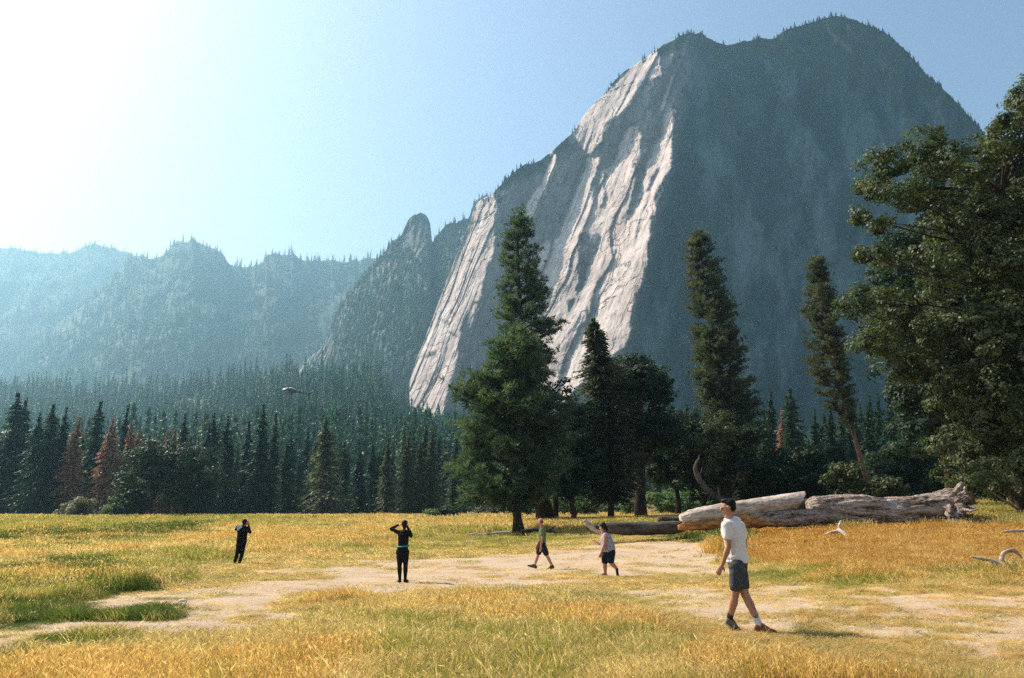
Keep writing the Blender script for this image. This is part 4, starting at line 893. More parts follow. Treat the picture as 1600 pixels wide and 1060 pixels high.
def fallen_logs():
    def root(name, u, Y, label, cat='log'):
        x = px(u, Y); o = empty(name, (x, Y, G(x, Y))); tag(o, label, cat); return o, (x, Y, G(x, Y))
    Y = 40
    r, o = root('fallen_log', 1390, Y, 'massive weathered log with upturned root end, rightmost of the fallen logs')
    log_path('trunk', [(1264, 797, 15), (1272, 797, 20), (1300, 799, 23), (1340, 800, 23), (1390, 802, 22.5), (1430, 801, 23), (1462, 797, 25), (1482, 795, 28), (1492, 796, 27), (1499, 797, 16)], Y, W_GREY, r, 90, 3, .22, 26, origin=o)
    g = Geo()
    for pts, w in [([(1470, 790, 0), (1482, 779, -.4), (1490, 771, -.6), (1496, 766, -.6)], (12, 9, 7, 5)), ([(1484, 786, 0), (1492, 772, 0), (1499, 761, .1), (1503, 754, .1)], (11, 8, 7, 4)), ([(1492, 788, .3), (1503, 776, .5), (1508, 768, .6), (1508, 760, .6)], (10, 6, 5, 2.5)),
                   ([(1490, 794, -.5), (1500, 784, -.9), (1511, 777, -1.0), (1517, 781, -1)], (12, 8, 5, 2)), ([(1492, 800, -.6), (1501, 795, -1.0), (1505, 806, -1.2), (1503, 818, -1.2)], (12, 8, 7, 4)), ([(1495, 806, 0), (1507, 806, 0), (1515, 808, 0), (1521, 803, 0)], (11, 6, 4, 1.5)),
                   ([(1490, 812, -.4), (1502, 815, -.7), (1512, 822, -.8), (1522, 826, -.8)], (10, 8, 5, 2)), ([(1486, 808, -.9), (1490, 816, -1.3), (1488, 824, -1.5)], (10, 8, 5)), ([(1497, 790, .8), (1510, 792, 1), (1518, 795, 1), (1524, 793, 1)], (9, 5, 3, 1.2)), ([(1478, 800, -.7), (1484, 795, -1.1), (1487, 802, -1.3), (1484, 812, -1.2)], (8, 6, 5, 3))]:
        q = [np.array(P(u, v, Y + d)) - o for u, v, d in pts]; qq = np.array(q); t = np.linspace(0, len(q) - 1, (len(q) - 1) * 4 + 1)
        g.add(tube(np.stack([np.interp(t, np.arange(len(q)), qq[:, a]) for a in range(3)], 1), np.interp(t, np.arange(len(q)), np.array(w) * np.linspace(1, .55, len(w))) * Y / FPX, 12, wob=.7, seed=len(pts) + int(w[0])))
    g.obj('root', W_GREY, r)
    ragged('root', 1498, 797, 30, Y, W_DARK, r, 50, 4, .6, .7, origin=o); ragged('root', 1490, 792, 28, Y - .5, W_GREY, r, 26, 14, .5, .7, origin=o)
    Y = 39.2
    r, o = root('fallen_log', 1160, Y, 'smooth pale log with slanting cut end, lying over rotten orange wood')
    log_path('trunk', [(1064, 814, 9), (1080, 809, 11.5), (1110, 803, 12), (1148, 796, 12), (1190, 791, 12.5), (1225, 786, 13), (1249, 783, 14)], Y, W_PALE, r, 60, 5, .10, 18, origin=o, shear=.8)
    ragged('broken_end', 1066, 815, 9, Y, W_DARK, r, 12, 6, -.5, .32, origin=o)
    Y = 40.2
    r, o = root('fallen_log', 1235, Y, 'short pale barked log half hidden beneath the cut end')
    log_path('trunk', [(1172, 812, 8), (1190, 810, 11), (1220, 810, 12), (1250, 809, 12), (1275, 808, 11), (1290, 810, 9)], Y - 1.2, W_GREY, r, 60, 8, .24, 20, origin=o)
    r2 = log_path('rotten_log', [(1060, 824, 4), (1080, 822, 7), (1110, 820, 8), (1140, 817, 9), (1170, 815, 10), (1200, 813, 11), (1225, 812, 9), (1240, 812, 5)], 39.0, W_ROT, None, 24, 9, .5, 10, .9)
    tag(r2, 'crumbling orange rotten log lying under the pale logs', 'log')
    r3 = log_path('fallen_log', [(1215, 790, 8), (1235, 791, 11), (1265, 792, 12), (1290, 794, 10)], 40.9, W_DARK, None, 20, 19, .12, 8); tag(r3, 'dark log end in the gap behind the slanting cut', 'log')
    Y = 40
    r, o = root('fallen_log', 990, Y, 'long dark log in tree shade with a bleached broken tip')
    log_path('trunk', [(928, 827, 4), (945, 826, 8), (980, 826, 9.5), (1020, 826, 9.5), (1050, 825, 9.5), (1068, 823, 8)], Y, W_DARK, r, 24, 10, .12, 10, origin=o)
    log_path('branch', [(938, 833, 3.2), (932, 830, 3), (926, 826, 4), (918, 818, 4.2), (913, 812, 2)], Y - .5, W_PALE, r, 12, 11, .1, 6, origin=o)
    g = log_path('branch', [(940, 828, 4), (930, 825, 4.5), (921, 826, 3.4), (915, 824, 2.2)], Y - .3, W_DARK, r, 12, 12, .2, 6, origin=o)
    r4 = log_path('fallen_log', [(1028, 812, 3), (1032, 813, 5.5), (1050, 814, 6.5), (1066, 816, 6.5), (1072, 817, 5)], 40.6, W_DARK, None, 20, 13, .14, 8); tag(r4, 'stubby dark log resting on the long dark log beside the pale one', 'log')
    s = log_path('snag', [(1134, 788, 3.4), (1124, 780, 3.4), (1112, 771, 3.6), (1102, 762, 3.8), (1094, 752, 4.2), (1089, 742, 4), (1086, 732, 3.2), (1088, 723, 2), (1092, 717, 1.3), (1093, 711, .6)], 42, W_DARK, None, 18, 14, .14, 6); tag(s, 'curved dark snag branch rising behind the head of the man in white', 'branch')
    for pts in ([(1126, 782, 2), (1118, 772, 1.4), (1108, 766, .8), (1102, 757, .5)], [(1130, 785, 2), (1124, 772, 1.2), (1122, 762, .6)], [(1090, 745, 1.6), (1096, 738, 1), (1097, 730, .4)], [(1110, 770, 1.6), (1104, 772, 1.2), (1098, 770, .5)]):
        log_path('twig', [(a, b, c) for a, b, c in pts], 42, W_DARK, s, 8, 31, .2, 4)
    # driftwood on the grass
    def stick(label, parts, u, v, mat=W_PALE, name='driftwood_branch', lift=1):
        x, y, z = gpos(u, v); e = empty(name, (x, y, z)); tag(e, label, 'branch')
        for i, p in enumerate(parts): log_path('limb' if i else 'stem', p, y, mat, e, 10, 20 + i, .22, 5, origin=(x, y, z - .06))
    stick('forked driftwood with three prongs in front of the big log', [[(1286, 839, .8), (1298, 835, 2.4), (1309, 833, 3), (1314, 830, 3.2)], [(1312, 832, 2.8), (1312, 824, 2.2), (1314, 816, 1)], [(1312, 831, 2.6, -.1), (1320, 837, 2.6, -.5), (1328, 844, 2.2, -1)]], 1312, 842)
    stick('hooked pale driftwood branch near the right edge', [[(1517, 874, 1), (1530, 877, 2), (1548, 880, 2.6), (1562, 886, 3.2), (1578, 889, 3.6), (1588, 887, 3)], [(1570, 887, 3.2), (1565, 878, 3), (1568, 869, 2.7), (1576, 865, 2.8), (1584, 864, 3), (1592, 870, 1.8), (1598, 877, 1)]], 1572, 903)
    stick('straight pale stick cut by the right edge', [[(1566, 834, .8), (1576, 833, 2), (1600, 832, 2.4), (1622, 831, 2)]], 1590, 846)
    b = log_path('bleached_stump', [(1580, 823, 2), (1584, 822, 4), (1590, 822, 4), (1595, 823, 2)], 38, W_PALE, None, 12, 30, .15, 5); tag(b, 'small bleached wood lump above the straight stick at right', 'driftwood')
    stick('crooked pale root branch lying left of the bushy pine trunk', [[(727, 838, 1), (740, 836, 1.8), (752, 838, 2), (765, 836, 1.6), (780, 834, 1.6), (800, 833, 2)]], 765, 840, W_PALE)
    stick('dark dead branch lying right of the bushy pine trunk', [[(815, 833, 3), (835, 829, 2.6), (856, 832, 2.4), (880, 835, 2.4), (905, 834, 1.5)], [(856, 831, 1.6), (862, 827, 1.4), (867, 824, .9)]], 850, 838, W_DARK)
fallen_logs()

# dead lower boughs of the bushy pine
# ---------------------------------------------------------------- people
def sph(c, r, rot=None, n=16):
    bm = bmesh.new(); bmesh.ops.create_uvsphere(bm, u_segments=n, v_segments=n * 3 // 4, radius=1)
    V = np.array([v.co[:] for v in bm.verts]); F = []
    for f in bm.faces:
        i = [v.index for v in f.verts]; F.append(i if len(i) == 4 else i + [i[0]])
    bm.free(); V = V * np.array(r)
    if rot is not None: V = V @ np.array(rot.to_matrix() if hasattr(rot, 'to_matrix') else rot).T
    return V + np.array(c), np.array(F)
def cap(p, q, a, b, flat=1.0, n=14, flat_dir=None):
    """tapered limb with round ends; flat squeezes it along flat_dir"""
    p, q = np.array(p, float), np.array(q, float); d = q - p; L = np.linalg.norm(d); T = d / max(L, 1e-6)
    f = np.array(flat_dir if flat_dir is not None else [0, 1, 0], float); f = f - T * f.dot(T)
    if np.linalg.norm(f) < .1: f = np.cross(T, [1, 0, 0])
    f = f / np.linalg.norm(f); s = np.cross(T, f); V = []
    st = [(-1.0, .02), (-.85, .5), (-.5, .866), (0, 1)]; rows = [(x * a, y * a, 0) for x, y in st] + [(L + x * b, y * b, 1) for x, y in [(0, 1), (.5, .866), (.85, .5), (1.0, .02)]]
    th = np.arange(n) / n * 2 * math.pi
    for (z, r, _) in rows: V.append(p + T * z + (np.cos(th) * r)[:, None] * s + (np.sin(th) * r * flat)[:, None] * f)
    V = np.concatenate(V); idx = np.arange(len(rows) * n).reshape(len(rows), n); nx = np.roll(idx, -1, 1)
    F = np.stack([idx[:-1], nx[:-1], nx[1:], idx[1:]], -1).reshape(-1, 4)
    c0 = len(V); V = np.vstack([V, V[:n].mean(0), V[-n:].mean(0)])
    F = np.vstack([F, np.stack([np.full(n, c0), nx[0], idx[0], np.full(n, c0)], -1), np.stack([np.full(n, c0 + 1), idx[-1], nx[-1], np.full(n, c0 + 1)], -1)])
    return V, F
def remesh(o, vox=.012, smooth=3):
    m = o.modifiers.new('skin', 'REMESH'); m.mode = 'VOXEL'; m.voxel_size = vox; m.use_smooth_shade = True
    if smooth:
        s = o.modifiers.new('relax', 'SMOOTH'); s.iterations = smooth; s.factor = .5
def cloth(name, c1, c2=None, sc_=9, rough=.9):
    m = Mat(name, rough, .1); n = m.noise(sc_, 4, .6); c2 = c2 or tuple(q * .8 for q in c1); m.color(m.ramp(n, [(.4, c2), (.6, c1)])); m.bump(m.noise(14, 3, .5, m.coords((1, 1, .5))), .6, .03); return m.m
SKIN = cloth('skin', (.42, .22, .14), (.36, .18, .11), 6, .55); SKIN_R = cloth('sunburnt_skin', (.46, .22, .15), (.40, .18, .12), 6, .55)
HAIR = cloth('dark_hair', (.02, .014, .01), (.01, .008, .006), 60, .6)
BLK = cloth('black_cloth', (.012, .011, .013)); WHITE = cloth('white_cotton', (.74, .70, .66), (.66, .62, .58))
def hand(g, wrist, dirn, palm_n, s=1.0, curl=.5, side=1, thumb=(0, 0, 0)):
    """palm, four unequal curled fingers and a thumb from the side of the palm"""
    w = np.array(wrist, float); d = np.array(dirn, float); d /= np.linalg.norm(d); n = np.array(palm_n, float); n -= d * n.dot(d); n /= np.linalg.norm(n); a = np.cross(d, n) * side
    pc = w + d * .095 * s
    g.add(cap(w + d * .01, pc, .030 * s, .042 * s, .45, flat_dir=n))
    for i, (off, L) in enumerate([(.032, .072), (.011, .080), (-.011, .074), (-.031, .058)]):
        b = pc + a * off * s + d * .008; p = b
        dd = d.copy()
        for j in range(3):
            ang = curl * (.5 + .45 * j); dd = d * math.cos(ang) + n * math.sin(ang); q = p + dd * L * s * (.42, .33, .25)[j]; g.add(cap(p, q, (.0105 - .001 * j) * s, (.0095 - .001 * j) * s, n=8)); p = q
    t0 = w + d * .03 * s + a * .028 * s; t1 = t0 + (d * .6 + a * .6 + n * .35) * .045 * s; t2 = t1 + (d * .9 + a * .1 + n * .35) * .035 * s
    g.add(cap(t0, t1, .015 * s, .012 * s, n=8)); g.add(cap(t1, t2, .012 * s, .009 * s, n=8))
def head(g, c, face, s=1.0, tilt=0):
    """skull, jaw, brow, nose, lips, ears, looking along face"""
    f = Vector(face).normalized(); up = Vector((0, 0, 1)); rgt = f.cross(up).normalized(); up = rgt.cross(f); M = np.array([rgt, f, up]).T
    def at(x, y, z): return np.array(c) + M @ (np.array([x, y, z]) * s)
    def E(p, r): V, F = sph((0, 0, 0), np.array(r) * s); g.add((V @ M.T + at(*p), F))
    E((0, -.012, .03), (.074, .094, .085)); E((0, .022, -.035), (.060, .066, .072)); E((0, .062, -.082), (.030, .028, .026)); E((0, .075, .012), (.050, .018, .014))
    g.add(cap(at(0, .085, .008), at(0, .112, -.028), .009 * s, .016 * s, n=8)); E((0, .088, -.054), (.026, .012, .010))
    for k in (-1, 1): E((k * .076, -.008, -.008), (.010, .022, .032)); E((k * .030, .082, -.002), (.013, .010, .009))
    return at, M
def build(name_, root, o, items, mat, vox, smooth=2):
    g = Geo()
    for it in items: g.add((it[0] - np.array(o), it[1]))
    ob = g.obj(name_, mat, root, True); remesh(ob, vox, smooth); return ob
class Fig:
    def __init__(s, u, v, Y, label):
        Y = gpos(u, v)[1]; x, y, z = P(u, v, Y); s.Y = Y; s.o = np.array([float(x), Y, G(float(x), Y)]); s.dz = s.o[2] - float(z); s.root = empty('person', tuple(s.o)); tag(s.root, label, 'person')
    def p(s, u, v, d=0.0):
        x, y, z = P(u, v, s.Y); return np.array([float(x), s.Y + d, float(z) + s.dz])
    def make(s, nm, items, mat, vox=.012, smooth=2):
        return build(nm, s.root, s.o, items, mat, vox, smooth)

def shoe(p_ankle, toe_dir, s=1.0, pitch=0.0):
    """one shoe with sole: heel under the ankle, toe along toe_dir"""
    d = np.array(toe_dir, float); d /= np.linalg.norm(d); a = np.array(p_ankle, float); side = np.cross(d, [0, 0, 1])
    heel = a + np.array([0, 0, -.055 * s]) - d * .035 * s; ball = a + d * .13 * s + np.array([0, 0, -.062 * s]); toe = a + d * .19 * s + np.array([0, 0, -.065 * s])
    return [cap(a + [0, 0, .005], heel, .045 * s, .040 * s, n=12), cap(heel, ball, .040 * s, .046 * s, .8, flat_dir=[0, 0, 1]), cap(ball, toe, .046 * s, .036 * s, .7, flat_dir=[0, 0, 1]), cap(a + d * .01, ball, .04 * s, .035 * s)]

def man_white():
    F = Fig(1163, 984, 10.8, 'man in white t-shirt and grey shorts walking, nearest person'); p = F.p
    hd = p(1137.5, 790); nk = p(1139, 803, .02); ch = p(1147, 828); ab = p(1151, 852); hp = p(1152, 873)
    ls, rs = p(1131.5, 818, -.10), p(1160, 819, .12); le, re = p(1133.5, 850, -.16), p(1166.5, 849, .10)
    lw, rw = p(1125.5, 878, -.12), p(1163, 872, .25)
    lh, rh = p(1150, 878, -.055), p(1156, 878, .055)
    # left leg steps back with dark sock, right leg ahead with white sock
    lk, la = p(1147.5, 928, -.02), p(1143.5, 965, .12); rk, ra = p(1163, 926, -.04), p(1181, 971, -.16)
    face = Vector((-.93, .28, -.12))
    B = []; g = Geo(); head(g, hd, face, 1.0); hg = list(zip(g.v, [f - o_ for f, o_ in zip(g.f, np.cumsum([0] + [len(v) for v in g.v[:-1]]))])); B += hg
    B += [cap(nk + [0, 0, -.05], hd + [0, 0, -.05], .066, .056), cap(ls, rs, .062, .062), cap(ch, ab, .135, .115, .75), cap(ab, hp, .115, .13, .8), sph(ch, (.15, .11, .16))]
    for a, b, c in ((ls, le, lw), (rs, re, rw)): B += [cap(a, b, .056, .041), cap(b, b * .7 + c * .3, .041, .043), cap(b * .7 + c * .3, c, .043, .026, .85)]
    for a, b, c in ((lh, lk, la), (rh, rk, ra)):
        B += [cap(a, b, .090, .056), cap(b, b * .68 + c * .32 + [0, -.015, 0], .054, .060), cap(b * .68 + c * .32 + [0, -.015, 0], c, .058, .036), sph(b + [0, .015, 0], (.054, .056, .06))]
    g = Geo(); hand(g, lw, lw - le + [-.05, 0, 0], (.4, .9, 0), 1.0, .75, 1); hand(g, rw, rw - re, (-.8, .4, 0), 1.0, .7, -1)
    n0 = 0
    for v, f in zip(g.v, g.f): B.append((v, f - n0)); n0 += len(v)
    F.make('body', B, SKIN, .0085, 2)
    # clothing
    sl = ls * .45 + le * .55; sr = rs * .45 + re * .55
    S = [cap(ls, sl, .074, .066), cap(rs, sr, .074, .066), cap(ls + [0.02, 0, .0], rs - [.02, 0, 0], .068, .068), sph(p(1145, 827, .03), (.165, .15, .19)), cap(p(1147, 826, .02), p(1151, 868), .158, .150, .86), cap(p(1139, 812, .02), p(1152, 812, .04), .07, .07), sph(p(1152, 868), (.168, .145, .085)), sph(p(1152, 874), (.160, .142, .05)), cap(nk + [0, 0, -.06], nk + [.005, 0, -.035], .075, .062)]
    F.make('t_shirt', S, WHITE, .011, 2)
    hm_l, hm_r = lh * .30 + lk * .70, rh * .30 + rk * .70
    SH = [cap(p(1149, 882, -.04), p(1157, 882, .04), .112, .112), cap(lh, hm_l, .108, .090), cap(rh, hm_r, .108, .088), cap(p(1149, 877, 0), p(1156, 877, 0), .112, .11)]
    m = Mat('grey_patterned_shorts', .9, .1); n = m.noise(60, 3, .7); m.color(m.ramp(n, [(.40, (.035, .04, .045)), (.58, (.075, .08, .09)), (.70, (.20, .21, .22))])); m.bump(m.noise(12, 3), .6, .03)
    F.make('shorts', SH, m.m, .011, 1)
    F.make('sock', [cap(la * .70 + lk * .30, la, .047, .046)], cloth('dark_sock', (.05, .045, .05)), .009, 1)
    sk = F.make('sock', [cap(ra * .64 + rk * .36, ra, .049, .046)], cloth('white_sock', (.62, .62, .62)), .009, 1); sk['label'] = 'white sock with small dark mark'
    mk = ra * .74 + rk * .26 + np.array([-.01, -.049, 0]); F.make('sock_mark', [cap(mk + [-.018, 0, .008], mk + [.018, -.002, -.004], .007, .004, n=8)], BLK, .003, 0).parent = sk
    GS = cloth('grey_brown_shoe', (.20, .16, .14), (.13, .10, .09)); SOLE = cloth('pale_sole', (.55, .5, .42))
    d1 = np.array([.75, .25, -.55]); s1 = F.make('shoe', shoe(la, d1), GS, .009, 1)
    q = la + np.array([0, 0, -.055]); nn = unit(d1); F.make('sole', [cap(q - nn * .06 + [-.02, 0, -.045], q + nn * .17 + [-.01, 0, -.05], .034, .036, .4, flat_dir=[.55, 0, .8])], SOLE, .008, 0).parent = s1
    F.make('shoe', shoe(ra, (.85, -.25, -.05)), cloth('rust_shoe', (.30, .13, .06), (.2, .08, .04)), .009, 1)
    # hair and glasses
    f = face.normalized(); rg = f.cross(Vector((0, 0, 1))).normalized(); up = rg.cross(f); M = np.array([rg, f, up]).T; at = lambda *q: hd + M @ np.array(q)
    def E(c, r): V, Fc = sph((0, 0, 0), r); return (V @ M.T + at(*c), Fc)
    F.make('hair', [E((0, -.030, .052), (.083, .092, .078)), E((0, -.062, .0), (.074, .052, .07)), E((0, .02, .098), (.066, .07, .036)), E((.01, .06, .098), (.05, .03, .026))], HAIR, .010, 1)
    F.make('sunglasses', [cap(at(-.055, .098, .008), at(-.012, .104, .006), .016, .014, .5), cap(at(.055, .098, .008), at(.012, .104, .006), .016, .014, .5), cap(at(-.02, .106, .010), at(.02, .106, .010), .005, .005), cap(at(-.066, .09, .012), at(-.08, -.01, .012), .004, .004), cap(at(.066, .09, .012), at(.08, -.01, .012), .004, .004)],
           cloth('light_frames', (.6, .55, .5)), .0045, 0)
man_white()

def add_hands(B, lst):
    for args in lst:
        g = Geo(); hand(g, *args[:3], **args[3]); n0 = 0
        for v, f in zip(g.v, g.f): B.append((v, f - n0)); n0 += len(v)
def add_head(B, c, face, s=1.0):
    g = Geo(); at, M = head(g, c, face, s); n0 = 0
    for v, f in zip(g.v, g.f): B.append((v, f - n0)); n0 += len(v)
    def E(cc, r): V, Fc = sph((0, 0, 0), np.array(r) * s); return (V @ M.T + at(*cc), Fc)
    return at, E
def woman_black():
    F = Fig(629.5, 910.5, 21.0, 'woman all in black with teal waistband, hands raised to her face'); p = F.p; B = []
    hd = p(631.5, 819, .02); at, E = add_head(B, hd, (-.35, .93, .15), .95)
    nk = p(631.3, 828); ls, rs = p(621.5, 831.5), p(640, 831); le, re = p(610.8, 826.2, .05), p(641.5, 838, .12); lw, rw = p(621.5, 820.2, .12), p(635, 822, .16)
    wa = p(629.6, 847); hp = p(629, 860); lh, rh = p(625, 864), p(633.5, 864); lk, rk = p(624.2, 884, .01), p(633.8, 884, -.01); la, ra = p(624.9, 905, -.02), p(633.3, 905, -.02)
    B += [cap(nk + [0, 0, -.04], hd + [0, 0, -.05], .052, .048), cap(ls, rs, .05, .05), cap(p(630.7, 836), wa, .11, .10, .8), cap(wa, hp, .11, .12, .8)]
    for a, b, c in ((ls, le, lw), (rs, re, rw)): B += [cap(a, b, .045, .036), cap(b, c, .036, .024)]
    for a, b, c in ((lh, lk, la), (rh, rk, ra)): B += [cap(a, b, .08, .05), cap(b, c, .048, .034)]
    add_hands(B, [(lw, hd - lw + [.02, 0, .02], (.3, .6, -.5), dict(s=.95, curl=.8)), (rw, hd - rw + [0, .05, .02], (-.5, .5, -.3), dict(s=.95, curl=.8, side=-1))])
    F.make('body', B, SKIN, .010)
    F.make('long_sleeve_top', [cap(ls, rs, .058, .058), sph(p(630.7, 836), (.155, .12, .14)), cap(p(630.5, 836), p(629.8, 852), .150, .140, .8), cap(nk + [0, 0, -.06], nk + [0, 0, -.03], .06, .055), cap(ls, le, .058, .046), cap(le, lw, .046, .032), cap(rs, re, .058, .046), cap(re, rw, .046, .032)], BLK, .012)
    F.make('leggings', [sph(p(629, 862), (.185, .15, .12)), cap(lh, lk, .104, .062), cap(lk, lk * .6 + la * .4, .060, .062), cap(lk * .6 + la * .4, la, .060, .038), cap(rh, rk, .104, .062), cap(rk, rk * .6 + ra * .4, .060, .062), cap(rk * .6 + ra * .4, ra, .060, .038), cap(p(629.6, 856), p(629, 862), .145, .16, .8)], BLK, .012)
    F.make('waistband', [cap(p(621.5, 854.6), p(637.5, 852.8), .028, .028, 5.6)], cloth('teal_band', (.02, .30, .28)), .009, 1)
    F.make('shoe', shoe(la, (-.35, .9, 0), .9), BLK, .01, 1); F.make('shoe', shoe(ra, (.3, .9, 0), .9), BLK, .01, 1)
    F.make('hair', [E((0, -.03, .04), (.088, .092, .088)), E((0, -.06, -.03), (.07, .06, .08)), E((0, -.075, -.08), (.045, .04, .07))], HAIR, .01)
woman_black()
def photographer():
    F = Fig(371, 882, 30.0, 'person in dark clothes holding a camera to the face, leftmost person'); p = F.p; B = []
    hd = p(383.6, 814.5, 0); at, E = add_head(B, hd, (.55, .8, .25), 1.0)
    nk = p(381, 820); ls, rs = p(371.5, 822), p(385.5, 824, .05); le, re = p(367.5, 825.5, .12), p(389.5, 830, .1); lw, rw = p(378, 818, .25), p(385.5, 820.5, .22)
    wa = p(378.5, 838); hp = p(376.5, 849); lh, rh = p(373.5, 851), p(379.5, 851); lk, rk = p(370.5, 864.5), p(378, 865.5); la, ra = p(366.8, 877.5), p(375.6, 879, -.15)
    B += [cap(nk + [0, 0, -.03], hd, .06, .055), cap(ls, rs, .055, .055), cap(p(379.5, 828), wa, .13, .125, .8), cap(wa, hp, .13, .13, .8)]
    for a, b, c in ((ls, le, lw), (rs, re, rw)): B += [cap(a, b, .052, .04), cap(b, c, .04, .028)]
    for a, b, c in ((lh, lk, la), (rh, rk, ra)): B += [cap(a, b, .085, .055), cap(b, c, .05, .036)]
    add_hands(B, [(lw, (.8, .3, .1), (.2, .7, -.5), dict(curl=.9)), (rw, (-.1, .3, .8), (-.6, .4, 0), dict(curl=.9, side=-1))])
    F.make('body', B, SKIN, .012)
    F.make('jacket', [cap(ls, rs, .075, .075), sph(p(379, 828), (.20, .15, .19)), cap(p(379.2, 829), p(377.5, 846), .185, .190, .78), cap(nk + [-.02, 0, -.05], nk + [.01, 0, -.02], .08, .07), cap(ls, le, .072, .058), cap(le, lw, .056, .04), cap(rs, re, .072, .06), cap(re, rw, .058, .04)], BLK, .014)
    F.make('trousers', [sph(p(376.5, 850), (.185, .15, .13)), cap(lh, lk, .100, .070), cap(lk, la, .068, .055), cap(rh, rk, .100, .070), cap(rk, ra, .068, .054)], BLK, .014)
    BR = cloth('brown_shoe', (.10, .06, .04)); F.make('shoe', shoe(la, (.2, .9, 0)), BR, .012, 1); F.make('shoe', shoe(ra, (.5, .8, 0)), BR, .012, 1)
    F.make('hair', [E((0, -.03, .045), (.088, .098, .088)), E((0, -.06, -.02), (.075, .06, .07))], HAIR, .011)
    F.make('shirt_highlight', [cap(p(372.5, 822.5, -.06), p(379, 819.5, -.04), .055, .04, .7), cap(p(374, 826, -.12), p(379, 822, -.1), .045, .03, .6)], cloth('pale_blue_highlight', (.35, .45, .55)), .012, 1)  # pale pads paint in the sun highlights on the shirt top
    k = [np.array(q) for q in (p(381.5, 816, .20),)]
    m = Mat('camera_body', .4, .4); m.color((.01, .01, .012))
    cm = F.make('hand_camera', [cap(p(380.8, 815.2, .14), p(384.4, 814.6, .10), .040, .040, .8), cap(p(382.5, 815, .15), p(382.9, 813.8, .32), .034, .036)], m.m, .009, 0); mw = cm.matrix_world.copy(); cm.parent = None; cm.location = tuple(F.o); tag(cm, 'black camera held up to the face of the leftmost person', 'camera')
photographer()
def man_green():
    F = Fig(846, 888.5, 26.2, 'bald man in green t-shirt and dark shorts striding left in profile'); p = F.p; B = []
    hd = p(844.4, 814.5); at, E = add_head(B, hd, (-.9, .4, -.05), 1.0)
    nk = p(846.2, 822); ls, rs = p(847, 827, -.17), p(847.6, 827, .17); le, re = p(846.6, 842, -.22), p(844, 842, .24); lw, rw = p(844.7, 853.5, -.20), p(840, 851, .24)
    wa = p(847, 840); hp = p(846.8, 851); lh, rh = p(845, 853, .09), p(848.5, 853, -.09); lk, rk = p(840.3, 868, .10), p(855.6, 869.5, -.08); la, ra = p(835.6, 882.5, .08), p(862.4, 883, -.1)
    B += [cap(nk + [0, 0, -.04], hd, .062, .055), cap(ls, rs, .055, .055), cap(p(847.2, 831), wa, .105, .10, 1.3), cap(wa, hp, .10, .11, 1.25)]
    for a, b, c in ((ls, le, lw), (rs, re, rw)): B += [cap(a, b, .050, .040), cap(b, c, .040, .027)]
    for a, b, c in ((lh, lk, la), (rh, rk, ra)): B += [cap(a, b, .08, .055), cap(b, b * .65 + c * .35, .053, .058), cap(b * .65 + c * .35, c, .056, .036)]
    add_hands(B, [(lw, (-.15, 0, -1), (0, .95, .1), dict(curl=.6)), (rw, (-.3, 0, -1), (0, -.9, 0), dict(curl=.6, side=-1))])
    F.make('body', B, SKIN_R, .0115)
    GRN = Mat('green_shirt', .9, .1); GRN.color(GRN.ramp(GRN.noise(9, 3), [(.45, (.08, .11, .05)), (.6, (.13, .17, .08))]))
    F.make('t_shirt', [cap(ls, rs, .07, .07), cap(ls, ls * .45 + le * .55, .07, .062), cap(rs, rs * .45 + re * .55, .07, .062), cap(p(847.2, 830), p(847.4, 846), .125, .125, 1.35), cap(nk + [0, 0, -.06], nk + [0, 0, -.04], .07, .06)], GRN.m, .013)
    NV = cloth('dark_shorts', (.025, .022, .035)); F.make('shorts', [cap(p(847.2, 846), p(847, 851), .125, .13, 1.3), cap(lh, lh * .35 + lk * .65, .118, .098), cap(rh, rh * .35 + rk * .65, .118, .098)], NV, .013)
    BS = cloth('brown_hiking_shoe', (.12, .075, .05)); F.make('shoe', shoe(la, (-1, .1, .28), 1.15), BS, .012, 1); F.make('shoe', shoe(ra, (-.9, 0, -.35), 1.15), BS, .012, 1)
    for a, b in ((la, lk), (ra, rk)): F.make('sock', [cap(a, a * .84 + b * .16, .046, .046)], cloth('grey_sock', (.45, .43, .4)), .01, 0)
    F.make('hair', [E((0, -.055, .0), (.079, .055, .055))], cloth('shaved_hair', (.10, .07, .05)), .01)
man_green()
